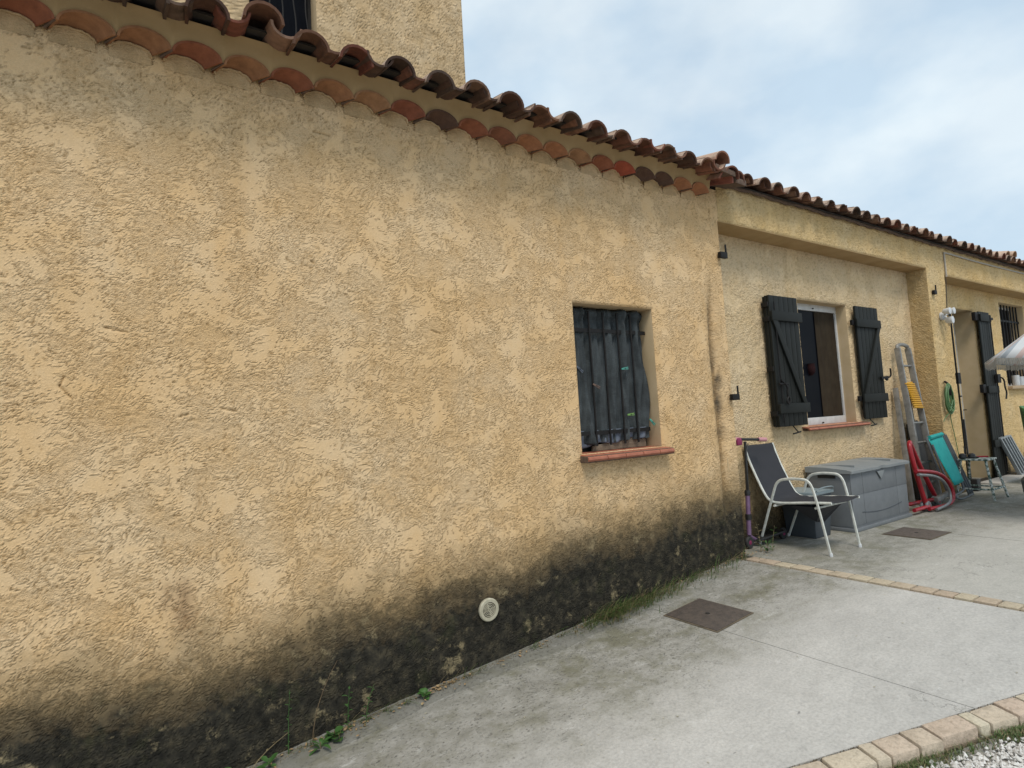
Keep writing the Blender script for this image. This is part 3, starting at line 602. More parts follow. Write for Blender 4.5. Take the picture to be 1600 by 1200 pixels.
# fittings
def pintle(x, z, s=1):
    b = MB(); b.box((x-.055*s, FW-.045, z-.03), (x+.045*s, FW-.012, z+.025)); b.tube([(x+.035*s, FW-.035, z+.02), (x+.035*s, FW-.035, z+.10)], .009, 7); b.build('hinge_pin', M['iron'], house, bevel=.003)
pintle(4.575, 1.435); pintle(4.575, .128); pintle(9.10, 1.44, .8)
M['cable'] = simple('grey white conduit', (.45,.42,.38), (.36,.33,.29), 20, .6)
b = MB(); b.tube([(9.585, FW-.016, 1.70), (9.585, FW-.016, 2.045)], .011, 6); b.tube(smooth_path([(9.585, FW-.016, 2.045)] + [(x, FW-.016, 2.05 - .008*math.sin((x-9.6)*1.3)) for x in np.arange(9.8, 15, .3)], 1), .011, 6)
b.build('conduit', M['cable'], house, smooth=True)
M['black_plastic'] = simple('black plastic', (.015,.015,.016), (.022,.022,.023), 20, .45)
b = MB(); b.tube([(9.50, FW-.014, 1.0), (9.49, FW-.014, 1.25), (9.57, FW-.012, 1.69)], .005, 6); b.build('cable', M['black_plastic'], house)
fl = thing('floodlight', (9.25, FW-.02, 1.10), 'white two-headed outdoor spotlight fixed on the pier left of the door', 'spotlight')
b = MB(); b.lathe([(.055, 0), (.055, -.03), (.02, -.05)], (9.27, FW-.01, 1.12), 14, 'y'); b.build('mount', M['white_plastic'], fl, smooth=True)
for (cx_, cz_, s_) in ((9.19, 1.17, .72), (9.33, 1.18, .72), (9.25, 1.05, .8)):
    b = MB(); b.tube([(9.27, FW-.05, 1.12), (cx_, FW-.10, cz_)], .014, 7); b.lathe([(.025*s_, 0), (.05*s_, -.02), (.062*s_, -.09), (.05*s_, -.092)], (cx_, FW-.06, cz_), 14, 'y'); b.build('lamp_head', M['white_plastic'], fl, smooth=True)
# vent grille in the black foot of the wall
M['vent'] = simple('dirty cream plastic', (.50,.47,.36), (.36,.33,.24), 40, .6)
M['vent_hole'] = simple('vent shadow gap', (.02,.018,.014), None, 20, .9)
vc = (1.895, FW-.014, -1.165)
vt = thing('vent_grille', vc, 'round cream plastic vent with concentric slots in the black foot of the wall', 'vent grille')
MB().lathe([(.070, .012), (.072, -.004), (.066, -.010), (.048, -.010), (.046, .002)], vc, 32, 'y', caps=False).build('rim', M['vent'], vt, smooth=True)
MB().lathe([(.047, -.002), (.047, -.003)], vc, 24, 'y').build('backing', M['vent_hole'], vt)
for r in (.040, .030, .020, .010):
    MB().tube([(vc[0]+r*math.cos(a), vc[1]-.007, vc[2]+r*math.sin(a)) for a in np.linspace(0, 2*PI, 25)[:-1]], .0026, 5, closed=True).build('ring', M['vent'], vt, smooth=True)
for k in range(2): a = PI*k/2+.3; MB().bar((vc[0]-.045*math.cos(a), vc[1]-.0055, vc[2]-.045*math.sin(a)), (vc[0]+.045*math.cos(a), vc[1]-.0055, vc[2]+.045*math.sin(a)), .004, .003).build('spoke', M['vent'], vt)
# ------------------------------------------------------------------ ground
def concrete(name, base, moss, dark=0.0):
    m, n, l, b = mat(name); b.inputs['Roughness'].default_value = .85; P = geopos(n)
    a = tex(n, l, scale=1.1, detail=6, rough=.6, src=P); bb = tex(n, l, scale=7, detail=6, rough=.65, stretch=(1, 1.6, 1), src=P); cc = tex(n, l, scale=70, detail=5, rough=.7, src=P)
    c = ramp(n, l, a.outputs['Fac'], [(.3, tuple(x*.86 for x in base)), (.7, tuple(x*1.08 for x in base))])
    c = mix(n, l, math_(n, l, 'MULTIPLY', ramp(n, l, bb.outputs['Fac'], [(.45, (0,0,0)), (.7, (1,1,1))]), .35), c, tuple(x*.66 for x in base))
    c = mix(n, l, 1.0, c, ramp(n, l, cc.outputs['Fac'], [(.25, (.72,.72,.72)), (.55, (1,1,1)), (.85, (1.18,1.18,1.18))]), 'MULTIPLY')
    sp = n.new('ShaderNodeSeparateXYZ'); l.new(P, sp.inputs[0])
    yy = math_(n, l, 'ADD', sp.outputs['Y'], math_(n, l, 'MULTIPLY_ADD', a.outputs['Fac'], .9, -.45))
    near = ramp(n, l, math_(n, l, 'MULTIPLY_ADD', yy, 1.0, -2.0), [(.05, (0,0,0)), (.62, (1,1,1))])
    # dark pitted specks, denser towards the wall
    vo = tex(n, l, 'Voronoi', scale=34, stretch=(1, 1.5, 1), src=P); v2 = tex(n, l, scale=11, detail=4, rough=.7, src=P)
    pit = ramp(n, l, tex(n, l, scale=64, detail=5, rough=.68, stretch=(.8, 1, 1), src=P).outputs['Fac'], [(.54, (0,0,0)), (.64, (1,1,1))])
    pit = math_(n, l, 'MULTIPLY', pit, ramp(n, l, v2.outputs['Fac'], [(.36, (.15,.15,.15)), (.56, (1,1,1))]))
    pit = math_(n, l, 'MULTIPLY', pit, math_(n, l, 'MULTIPLY_ADD', near, .78, .05))
    dirt = math_(n, l, 'MULTIPLY', near, ramp(n, l, bb.outputs['Fac'], [(.35, (.5,.5,.5)), (.65, (.95,.95,.95))]))
    c = mix(n, l, math_(n, l, 'MULTIPLY', dirt, .88), c, (.185,.18,.15))
    mo = math_(n, l, 'MULTIPLY', near, ramp(n, l, tex(n, l, scale=3.6, detail=7, rough=.68, src=P).outputs['Fac'], [(.48, (0,0,0)), (.64, (1,1,1))]))
    c = mix(n, l, math_(n, l, 'MULTIPLY', mo, moss), c, (.12,.115,.055))
    c = mix(n, l, pit, c, (.085,.08,.07))
    sc = ramp(n, l, tex(n, l, scale=9, detail=8, rough=.75, stretch=(1, 2.2, 1), src=P).outputs['Fac'], [(.60, (0,0,0)), (.72, (.55,.55,.55))]); c = mix(n, l, sc, c, (.70,.70,.69))
    st = ramp(n, l, tex(n, l, scale=26, detail=2, stretch=(.6, 1, 1), src=P).outputs['Fac'], [(.74, (0,0,0)), (.80, (.7,.7,.7))])
    c = mix(n, l, st, c, (.12,.12,.12))
    ck = math_(n, l, 'ABSOLUTE', math_(n, l, 'SUBTRACT', tex(n, l, scale=.9, detail=8, rough=.62, src=P).outputs['Fac'], .5))
    ck = math_(n, l, 'MULTIPLY', ramp(n, l, ck, [(.0, (1,1,1)), (.0035, (0,0,0))]), ramp(n, l, tex(n, l, scale=.7, detail=3, stretch=(1, 1.3, 1), src=P).outputs['Fac'], [(.50, (0,0,0)), (.58, (.6,.6,.6))]))
    c = mix(n, l, ck, c, (.10,.095,.085))
    if dark: c = mix(n, l, dark, c, (.10,.098,.088))
    l.new(c, b.inputs['Base Color'])
    h = math_(n, l, 'ADD', cc.outputs['Fac'], math_(n, l, 'MULTIPLY', pit, -.8)); bump(n, l, b, h, .45, .006); return m
M['concrete'] = concrete('pale worn concrete', (.50,.487,.46), .6)
M['concrete_far'] = concrete('pale terrace concrete', (.475,.46,.42), .5)
M['fillet'] = concrete('dark mortar strip', (.33,.32,.29), .5, .30)
M['soil'] = simple('dry soil', (.16,.125,.085), (.09,.075,.05), 14, .95, bs=.8, bscale=60)
M['ground'] = simple('pale gravelly ground', (.36,.34,.31), (.25,.235,.21), 30, .95, bs=.8, bscale=90)
b = MB(); gx = [-60, -8, .57, 1.185, 2.6, 4.46, 60]
for x in gx: b.v += [(x, -60, g(x)-.05), (x, 60, g(x)-.05)]
for i in range(len(gx)-1): b.f.append((2*i, 2*i+2, 2*i+3, 2*i+1))
b.build('ground', M['ground'], None, kind='structure')
b = MB(); b.v += [(-900, -900, -3.2), (900, -900, -3.2), (900, 900, -3.2), (-900, 900, -3.2)]; b.f.append((0,1,2,3)); b.build('terrain', M['ground'], None, kind='structure')
def yb(x): return 1.500 - .3825*(x-2.266)            # line of the edging stones
drive = thing('concrete_drive', (3.0, 2.4, g(3)), kind='structure')
def slab(x0, x1, ytop, mt, yl=None, thick=.045, dz=0):
    xs_ = [x0+.0012] + [x for x in np.arange(-8, 24, .15) if x0+.01 < x < x1-.01] + [x1-.0012]; b = MB()
    for x in xs_:
        lo = yl if yl is not None else yb(x); z = g(x)+dz
        b.v += [(x, lo, z), (x, ytop, z), (x, ytop, z-thick), (x, lo, z-thick)]
    for i in range(len(xs_)-1):
        for j in range(4): a, c = i*4+j, i*4+(j+1) % 4; b.f.append((a, a+4, c+4, c))
    b.f += [(0,1,2,3), tuple((len(xs_)-1)*4+j for j in (3,2,1,0))]
    return b.build('slab', mt, drive, smooth=False)
slab(-6, 3.165, 3.34, M['concrete']); slab(3.168, 4.410, 3.34, M['concrete']); slab(4.56, 6.505, 3.60, M['concrete_far']); slab(6.515, 20, 3.90, M['concrete_far'])
# mortar fillet along the foot of the wall: slightly raised, ragged edge
b = MB(); xsf = np.arange(-3, 3.12, .04)
for x in xsf:
    w = .155+.02*math.sin(x*3)+.012*math.sin(x*11+1); z = g(x)
    b.v += [(x, FW+.02, z+.016), (x, FW-w*.8, z+.010), (x, FW-w, z+.0035), (x, FW-w-.012, z+.0008)]
for i in range(len(xsf)-1):
    for j in range(3): a = i*4+j; b.f.append((a, a+4, a+5, a+1))
b.build('mortar_fillet', M['fillet'], drive, smooth=True)
# joint grit between slabs
MB().box((3.160, yb(3.165), g(3.165)-.03), (3.173, 2.5, g(3.165)-.006)).build('joint', M['soil'], drive); MB().box((6.5, -1.0, -1.31), (6.52, 3.5, -1.291)).build('joint', M['soil'], drive)
# brick course across the drive
def stone_mat(name, c1, c2):
    m, n, l, b = mat(name); P = geopos(n); oi = n.new('ShaderNodeObjectInfo'); b.inputs['Roughness'].default_value = .9
    t = tex(n, l, scale=55, detail=6, rough=.75, src=P); t2 = tex(n, l, scale=8, detail=4, src=P)
    c = mix(n, l, oi.outputs['Random'], c1, c2); c = mix(n, l, 1.0, c, ramp(n, l, t.outputs['Fac'], [(.25, (.6,.58,.55)), (.5, (1,1,1)), (.8, (1.2,1.2,1.2))]), 'MULTIPLY')
    c = mix(n, l, ramp(n, l, t2.outputs['Fac'], [(.55, (0,0,0)), (.8, (.55,.55,.55))]), c, (.2,.16,.11))
    l.new(c, b.inputs['Base Color']); bump(n, l, b, t.outputs['Fac'], .9, .010); return m
M['stone'] = stone_mat('sandstone sett', (.62,.56,.43), (.56,.43,.34)); M['strip_stone'] = stone_mat('strip brick', (.52,.45,.33), (.46,.36,.27))
course = MB().box((4.412, .72, -1.34), (4.558, 3.25, -1.293)).build('brick_course', M['soil'], None, kind='structure')
ys_ = [3.19, 3.06, 2.92, 2.78, 2.63, 2.48, 2.33, 2.19, 2.05, 1.915, 1.78, 1.665, 1.56, 1.44, 1.33, 1.20, 1.07, .94, .81]
for a, c in zip(ys_, ys_[1:]):
    j = random.uniform
    MB().box((4.424+j(-.003,.003), c+.006, -1.33), (4.547+j(-.003,.003), a-.005, -1.278+j(-.002,.004))).build('brick', M['strip_stone'], course, bevel=.005)
# edging stones towards the gravel
def pl(x): return (x, yb(x))
J = [1.62, 1.80, 1.93, 2.10, 2.245, 2.387, 2.559, 2.625, 2.76, 2.87, 3.057, 3.113, 3.246, 3.36, 3.50, 3.64, 3.78, 3.92, 4.06, 4.2, 4.34, 4.48, 4.62, 4.76, 4.9]
border = MB(); border.prism([(1.6, yb(1.6)+.0, g(1.6)-.06), (4.95, yb(4.95), g(4.95)-.06), (4.95, yb(4.95)-.12, g(4.95)-.06), (1.6, yb(1.6)-.14, g(1.6)-.06)], (0, 0, .035))
border = border.build('stone_edging', M['soil'], None, kind='structure')
for a, c in zip(J, J[1:]):
    w = .104+random.uniform(-.009,.008); ux = -.045; j = lambda: random.uniform(-.004, .004)
    p = [(a+.006+j(), yb(a)-.012+j()), (c-.004+j(), yb(c)-.012+j()), (c-.006+ux*.9+j(), yb(c)-.012-w+j()), (a+.004+ux*.9+j(), yb(a)-.012-w+j())]
    b = MB(); zz = g((a+c)/2)
    b.prism([(x, y, g(x)-.055) for x, y in p], (0, 0, .055+.006+random.uniform(-.003,.004))); b.build('edging_stone', M['stone'], border, bevel=.010)
# grit in the joint between slab and stones
b = MB()
for k in range(1500):
    x = random.uniform(1.6, 4.9); y = yb(x)-random.uniform(-.006, .014); r = random.uniform(.0018, .0050); z = g(x)-.006
    b.add([(x+r,y,z),(x,y+r,z),(x-r,y,z),(x,y-r,z),(x,y,z+r*1.6),(x,y,z-r)], [(0,1,4),(1,2,4),(2,3,4),(3,0,4)])
b.build('grit', M['soil'], None, kind='stuff', label='dark grit lodged in the joint beside the edging stones', cat='grit')
# manhole covers
M['plate'] = simple('rusty brown checker plate', (.105,.085,.072), (.06,.05,.045), 25, .65, bs=.5, bscale=160)
M['plate_far'] = simple('brown grey cast cover', (.12,.095,.08), (.08,.065,.055), 25, .75, bs=.5, bscale=160)
def manhole(x0, x1, y0, y1, m_, lab):
    q = lambda x, y, dz: (x, y, g(x)+dz); b = MB(); cx_, cy_ = (x0+x1)/2, (y0+y1)/2
    t = thing('manhole_cover', q(cx_, cy_, 0), lab, 'manhole cover', 'square manhole covers in the drive')
    b.prism([q(x0,y0,.001), q(x1,y0,.001), q(x1,y1,.001), q(x0,y1,.001)], (0,0,.004)); b.build('rim', M['soil'], t)
    i = .012; b = MB(); b.prism([q(x0+i,y0+i,.003), q(x1-i,y0+i,.003), q(x1-i,y1-i,.003), q(x0+i,y1-i,.003)], (0,0,.006)); b.build('plate', m_, t, bevel=.001)
    b = MB(); n_ = 14
    for a in range(n_):
        for c in range(n_):
            x = x0+.03+(x1-x0-.06)*a/(n_-1); y = y0+.03+(y1-y0-.06)*c/(n_-1); u = .006; v = .0022
            if (a+c) % 2: u, v = v, u
            b.add([q(x-u,y-v,.0085), q(x+u,y-v,.0085), q(x+u,y+v,.0085), q(x-u,y+v,.0085), q(x,y,.0108)], [(0,1,4),(1,2,4),(2,3,4),(3,0,4)])
    b.build('tread_pattern', m_, t)
    b = MB(); b.lathe([(.016, 0), (.016, .0015)], q(cx_, cy_, .0092), 12); b.build('lifting_hole', M['vent_hole'], t)
manhole(3.115, 3.505, 2.49, 2.94, M['plate'], 'square rusty brown manhole cover near the yellow wall, at the end of the slab joint')
manhole(6.10, 6.56, 2.42, 2.84, M['plate_far'], 'square brown manhole cover in front of the grey storage box')
# ------------------------------------------------------------------ gravel
M['pebble'] = None
m, n, l, bb = mat('white limestone chip'); P = geopos(n); bb.inputs['Roughness'].default_value = .8
t = tex(n, l, scale=75, detail=2, src=P); l.new(ramp(n, l, t.outputs['Fac'], [(.3, (.42,.39,.35)), (.5, (.62,.60,.57)), (.7, (.74,.73,.71))]), bb.inputs['Base Color']); M['pebble'] = m
rp = np.random.default_rng(5); K = 13000
base = np.array([(1,0,0),(-1,0,0),(0,1,0),(0,-1,0),(0,0,1),(0,0,-1)], float); fb = np.array([(0,2,4),(2,1,4),(1,3,4),(3,0,4),(2,0,5),(1,2,5),(3,1,5),(0,3,5)])
px_ = rp.uniform(1.7, 4.6, K*2); py_ = 1.5-.3825*(px_-2.266)-.17-rp.exponential(.32, K*2)-.10*rp.random(K*2)
ok = (py_ > -.4); px_, py_ = px_[ok][:K], py_[ok][:K]; K = len(px_)
sc = rp.uniform(.005, .0105, K)[:,None]*rp.uniform(.7, 1.3, (K,3)); ang = rp.uniform(0, 2*PI, K)
V_ = base[None]*sc[:,None,:]+rp.normal(0, .0012, (K,6,3)); ca, sa = np.cos(ang)[:,None], np.sin(ang)[:,None]
V_ = np.stack([V_[:,:,0]*ca-V_[:,:,1]*sa, V_[:,:,0]*sa+V_[:,:,1]*ca, V_[:,:,2]], -1)
pz_ = np.interp(px_, XS, ZS)-.040+rp.uniform(0, .012, K)
V_ += np.stack([px_, py_, pz_], -1)[:,None,:]; F = (fb[None]+6*np.arange(K)[:,None,None]).reshape(-1, 3)
b = MB(); b.v = [tuple(v) for v in V_.reshape(-1, 3)]; b.f = [tuple(int(i) for i in f) for f in F]
b.build('gravel', M['pebble'], None, kind='stuff', label='white limestone gravel beside the edging stones', cat='gravel')
# ------------------------------------------------------------------ plants
def leaf_mat(name, c1, c2, tr=.3):
    m, n, l, b = mat(name); P = geopos(n); t = tex(n, l, scale=30, detail=3, src=P)
    l.new(ramp(n, l, t.outputs['Fac'], [(.3, c1), (.7, c2)]), b.inputs['Base Color']); b.inputs['Roughness'].default_value = .55
    return m
M['grass'] = leaf_mat('green grass blade', (.05,.10,.022), (.10,.15,.04)); M['grass_dry'] = leaf_mat('dry grass blade', (.26,.20,.10), (.16,.13,.07))
M['leaf'] = leaf_mat('bright weed leaf', (.030,.085,.016), (.055,.13,.03)); M['stalk'] = leaf_mat('brown stalk', (.12,.08,.045), (.16,.11,.06)); M['dead_leaf'] = leaf_mat('dead leaf', (.30,.17,.08), (.42,.32,.18))
def blade(b, x, y, z, h, lean, az, w=.003):
    n_ = 4; d = (math.cos(az), math.sin(az)); s_ = (-d[1], d[0]); base_ = len(b.v)
    for i in range(n_+1):
        t = i/n_; off = lean*h*t*t; zz = z + h*t*(1-.35*lean*t); ww = w*(1-t*.92)
        b.v += [(x+d[0]*off-s_[0]*ww, y+d[1]*off-s_[1]*ww, zz), (x+d[0]*off+s_[0]*ww, y+d[1]*off+s_[1]*ww, zz)]
    for i in range(n_): a = base_+2*i; b.f.append((a, a+1, a+3, a+2))
rg_ = random.Random(21)
b = MB(); bd = MB()
for k in range(1250):
    x = rg_.choice([rg_.gauss(2.98, .16), rg_.gauss(2.85, .10), rg_.gauss(3.25, .25), rg_.uniform(2.5, 4.5)]); x = min(max(x, 2.2), 4.52)
    y = FW-.012-abs(rg_.gauss(0, .07)); (b if rg_.random() < .72 else bd).__class__
    blade(b if rg_.random() < .66 else bd, x, y, g(x)-.005, rg_.uniform(.05, .17), rg_.uniform(.3, 1.8), rg_.uniform(-PI, .3), rg_.uniform(.0016, .0038))
b.build('grass', M['grass'], None, kind='stuff', label='green grass growing along the foot of the wall below the small window', cat='grass')
bd.build('dry_grass', M['grass_dry'], None, kind='stuff', label='dry straw grass mixed along the foot of the wall', cat='grass')
b = MB(); bd = MB()
for k in range(1700):
    x = rg_.choice([rg_.gauss(2.62, .10), rg_.gauss(2.75, .18), rg_.gauss(3.12, .05), rg_.gauss(3.28, .05), rg_.uniform(2.2, 3.9)]); y = yb(x)-.135-abs(rg_.gauss(0, .045))
    blade(b if rg_.random() < .72 else bd, x, y, g(x)-.045, rg_.uniform(.015, .05), rg_.uniform(.3, 1.6), rg_.uniform(-PI, PI), rg_.uniform(.0012, .003))
b.build('grass', M['grass'], None, kind='stuff', label='short green grass between the edging stones and the gravel', cat='grass')
bd.build('dry_grass', M['grass_dry'], None, kind='stuff', label='short dry grass between the edging stones and the gravel', cat='grass')
b = MB()
for k in range(150):
    x = rg_.choice([rg_.gauss(.7, .22), rg_.uniform(.1, 2.6), rg_.gauss(1.6, .1), rg_.gauss(1.05, .1)]); y = FW-.012-abs(rg_.gauss(0, .04))
    blade(b, x, y, g(x), rg_.uniform(.03, .13), rg_.uniform(.4, 2.2), rg_.uniform(-PI, .3), rg_.uniform(.0010, .0022))
b.build('dry_grass', M['grass_dry'], None, kind='stuff', label='thin dry stems scattered along the black foot of the wall at the left', cat='grass')
b = MB()
for k in range(2600):
    x = rg_.uniform(-.6, 4.55); y = FW-.010-abs(rg_.gauss(0, .022+.016*math.sin(x*5)**2)); r = rg_.uniform(.0015, .0055); z = g(x)+.014-(FW-y)*.04
    b.add([(x+r,y,z),(x,y+r,z),(x-r,y,z),(x,y-r,z),(x,y,z+r*1.2),(x,y,z-r)], [(0,1,4),(1,2,4),(2,3,4),(3,0,4)])
b.build('dirt', M['soil'], None, kind='stuff', label='crumbs of soil gathered in the angle between wall and concrete', cat='dirt')
def leaf(b, p, d, L_, w, droop=.3):
    p = Vector(p); d = Vector(d).normalized(); s_ = d.cross(Vector((0,0,1)))
    if s_.length < .1: s_ = Vector((1,0,0))
    s_.normalize(); n0_ = len(b.v); pr_ = [(0,.05),(.25,.8),(.5,1),(.75,.7),(1,.02)]
    for t, k in pr_:
        c = p + d*(L_*t) + Vector((0,0,-droop*L_*t*t)); b.v += [tuple(c-s_*(w*k/2)+Vector((0,0,.12*w*k))), tuple(c), tuple(c+s_*(w*k/2)+Vector((0,0,.12*w*k)))]
    for i in range(4):
        a = n0_+3*i; b.f += [(a, a+1, a+4, a+3), (a+1, a+2, a+5, a+4)]
def rosette(x, y, r, n_, lab, h=.03, lw=.4, mt='leaf'):
    z = g(x)+.004; t = thing('weed', (x, y, z), lab, 'weed', 'weeds at the foot of the wall')
    b = MB()
    for k in range(n_):
        a = 2*PI*k/n_*1.0+rg_.uniform(-.3,.3); rr = r*rg_.uniform(.6, 1.1); zz = z+rg_.uniform(0, h)
        leaf(b, (x+math.cos(a)*r*.1*rg_.random(), y+math.sin(a)*r*.1, zz), (math.cos(a), math.sin(a)*.8, rg_.uniform(.2, 1.0)), rr, rr*lw*1.2, rg_.uniform(.1, .6))
    b.build('leaves', M[mt], t, smooth=True)
    b = MB(); b.tube([(x, y, z-.01), (x, y, z+h)], .0025, 5); b.build('stem', M['stalk'], t)
def stalk(x, y, h, lab, lean=.1, nl=7, mt='leaf', st='stalk', ll=.035):
    z = g(x); t = thing('weed', (x, y, z), lab, 'weed', 'weeds at the foot of the wall')
    P_ = [(x+lean*h*(i/6)**2, y-.01*i/6, z+h*i/6) for i in range(7)]; b = MB(); b.tube(P_, [.0026*(1-.1*i) for i in range(7)], 5); b.build('stem', M[st], t, smooth=True)
    b = MB()
    for k in range(nl):
        u = (k+1)/(nl+1); i = u*6; p = Vector(P_[int(i)]).lerp(Vector(P_[min(6, int(i)+1)]), i-int(i)); a = k*2.4
        leaf(b, p, (math.cos(a), math.sin(a), .7), ll*rg_.uniform(.7, 1.3), ll*.28, .4)
    b.build('leaves', M[mt], t, smooth=True)
rosette(.88, 3.19, .065, 16, 'bright green clover-like weed on the concrete edge, left of the others', .05, .75)
rosette(.80, 3.16, .08, 9, 'loose narrow-leaved green weed beside the clover-like weed', .04, .22)
rosette(1.40, 3.20, .045, 12, 'small rounded green weed below and left of the round vent', .035, .7)
rosette(.40, 3.20, .11, 7, 'broad-leaved plantain weed at the bottom left of the wall', .05, .34)
rosette(.56, 3.21, .07, 6, 'single large dark green leaf cluster beside the plantain', .03, .5)
stalk(.66, 3.24, .33, 'tall thin green stalk weed against the black wall foot', .04, 12, 'leaf', 'leaf', .025)
stalk(.96, 3.22, .24, 'feathery green stalk weed right of the clover-like weed', .06, 12, 'leaf', 'leaf', .04)
stalk(1.06, 3.22, .20, 'short feathery green stalk weed leaning right', .25, 10, 'leaf', 'leaf', .035)
stalk(.78, 3.24, .40, 'bare brown dry stalk leaning against the black wall foot', .35, 2, 'grass_dry', 'stalk', .02)
stalk(.46, 3.18, .17, 'pale dry seed stalk leaning to the right at bottom left', 1.1, 5, 'grass_dry', 'grass_dry', .02)
bb_ = MB()      # grass seedlings among the named weeds
for q_ in range(9):
    x_ = rg_.uniform(.3, 2.5); zt_ = g(x_)
    for k in range(26): blade(bb_, x_+rg_.gauss(0,.018), FW-.03-abs(rg_.gauss(0,.02)), zt_, rg_.uniform(.03,.10), rg_.uniform(.4,1.8), rg_.uniform(-PI,.3), rg_.uniform(.0012,.0026))
bb_.build('grass', M['grass'], None, kind='stuff', label='sparse green grass rooted along the black wall foot at the left', cat='grass')
rosette(4.78, 3.20, .10, 14, 'wiry green weed growing at the house corner below the scooter', .08, .16)
stalk(4.74, 3.24, .28, 'pale dry weed stalk at the house corner in front of the scooter', -.2, 8, 'grass_dry', 'grass_dry', .05)
stalk(4.86, 3.2, .22, 'pale green weed stalk between the scooter wheel and the chair leg', .2, 8, 'leaf', 'grass_dry', .05)
b = MB()
for k in range(170):
    x = rg_.choice([rg_.uniform(.2, 4.5), rg_.gauss(1.55, .08), rg_.gauss(.85, .2), rg_.gauss(1.9, .5), rg_.gauss(4.6, .12)]); y = FW-.02-abs(rg_.gauss(0, .05)) if x < 4.5 else FW-.05+rg_.gauss(0,.05)
    a = rg_.uniform(0, 2*PI); leaf(b, (x, y, g(x)+.012+rg_.random()*.01), (math.cos(a), math.sin(a), rg_.uniform(-.1, .4)), rg_.uniform(.012, .032), rg_.uniform(.008, .018), .1)
b.build('leaf_litter', M['dead_leaf'], None, kind='stuff', label='dead leaves lying along the foot of the wall', cat='leaves')
b = MB()
for k in range(60):
    x = rg_.uniform(.6, 4.4); y = rg_.uniform(yb(x)+.1, 3.1); a = rg_.uniform(0, 2*PI)
    leaf(b, (x, y, g(x)+.003), (math.cos(a), math.sin(a), .05), rg_.uniform(.006, .016), rg_.uniform(.005, .010), .02)
b.build('leaf_litter', M['vent'], None, kind='stuff', label='tiny pale leaves scattered over the concrete drive', cat='leaves')
# ------------------------------------------------------------------ garden chair
M['white_tube'] = simple('white painted steel tube', (.74,.76,.72), (.52,.54,.50), 25, .4); M['sling'] = simple('charcoal sling fabric', (.020,.021,.027), (.028,.029,.036), 12, .75, bs=.25, bscale=300, stretch=(1,1,1))
ch = thing('garden_chair', (5.22, 3.08, -1.283), 'white tube garden chair with charcoal sling seat standing by the scooter', 'chair')
XL, XR = 4.985, 5.475; gz = -1.280
def side(x, xf, xr):
    p = smooth_path([(xr, 3.44, gz), (x, 3.215, -.78), (x-.005, 3.165, -.665), (x-.01, 3.06, -.638), (x-.01, 2.95, -.635), (x-.005, 2.865, -.645), (x, 2.825, -.745), (xf, 2.73, gz)], 2)
    # keep the long legs straight: drop nothing, smoothing only rounds the arm corners
    return p
MB().tube(side(XL-.02, 4.965, 5.03), .0125, 8, flat=.7).build('arm_frame', M['white_tube'], ch, smooth=True)
MB().tube(side(XR+.02, 5.455, 5.51), .0125, 8, flat=.7).build('arm_frame', M['white_tube'], ch, smooth=True)
def rail(x): return smooth_path([(x, 3.50, -.345), (x, 3.455, -.50), (x, 3.33, -.79), (x, 3.27, -.865), (x, 3.15, -.87), (x, 2.90, -.845), (x, 2.70, -.835)], 2)
for x in (XL+.01, XR-.01): MB().tube(rail(x), .0115, 8).build('seat_rail', M['white_tube'], ch, smooth=True)
for y, z in ((2.83, -.885), (3.22, -.895)): MB().tube([(XL-.015, y, z), (XR+.015, y, z)], .0105, 8).build('crossbar', M['white_tube'], ch, smooth=True)
b = MB(); rl = rail(0); nn = len(rl)
for i, p in enumerate(rl):
    t = i/(nn-1)
    for j in range(13):
        s_ = j/12; sag = math.sin(PI*s_); b.v.append((XL+.012+(XR-XL-.024)*s_, p.y+.022*sag*(1 if p.z > -.75 else 0)+.002*math.sin(t*60), p.z+.006-(.022*sag if p.z <= -.75 or t < .03 else 0)+.002*math.sin(t*50+s_*4)))
for i in range(nn-1):
    for j in range(12): a = i*13+j; b.f.append((a, a+1, a+14, a+13))
o = b.build('sling', M['sling'], ch, smooth=True); o.modifiers.new('s', 'SOLIDIFY').thickness = .004
b = MB(); b.add([(5.10, 3.15, -.90), (5.46, 3.15, -.90), (5.46, 2.86, -.905), (5.12, 2.86, -.905), (5.30, 3.02, -1.07), (5.38, 2.99, -1.075)], [(0,1,5,4), (1,2,5), (2,3,4,5), (3,0,4)]); o = b.build('hanging_fabric', M['sling'], ch, label='loose fabric hanging under the seat'); o.modifiers.new('s', 'SOLIDIFY').thickness = .003
for x, y in ((5.03, 3.44), (4.965, 2.73), (5.455, 2.73), (5.51, 3.44)): MB().lathe([(.014, 0), (.015, .02), (.012, .03)], (x, y, gz-.002), 8).build('foot_cap', M['white_plastic'], ch, smooth=True)
# ------------------------------------------------------------------ storage box
M['resin'] = simple('grey resin', (.165,.178,.19), (.14,.152,.165), 9, .55, bs=.12, bscale=40); M['resin_lid'] = simple('pale grey resin lid', (.25,.27,.28), (.21,.23,.24), 9, .5, bs=.12, bscale=40)
M['bin'] = simple('slate blue plastic', (.060,.072,.085), (.048,.058,.07), 9, .55); 
bx = thing('storage_box', (6.65, 3.26, -1.282), 'large grey plastic garden storage box with hinged lid under the shuttered window', 'storage box')
x0, x1, y0, y1 = 6.03, 7.26, 3.05, 3.50; zb, zt = -1.282, -.690
MB().prism([(x0+.01, y0+.01, zb), (x1-.01, y0+.01, zb), (x1-.01, y1, zb), (x0+.01, y1, zb)], (0, 0, zt-zb)).build('body', M['resin'], bx, bevel=.012)
MB().box((x0-.005, y0-.012, zb+.0), (x1+.012, y1, zb+.035)).build('base_rim', M['resin'], bx, bevel=.008)
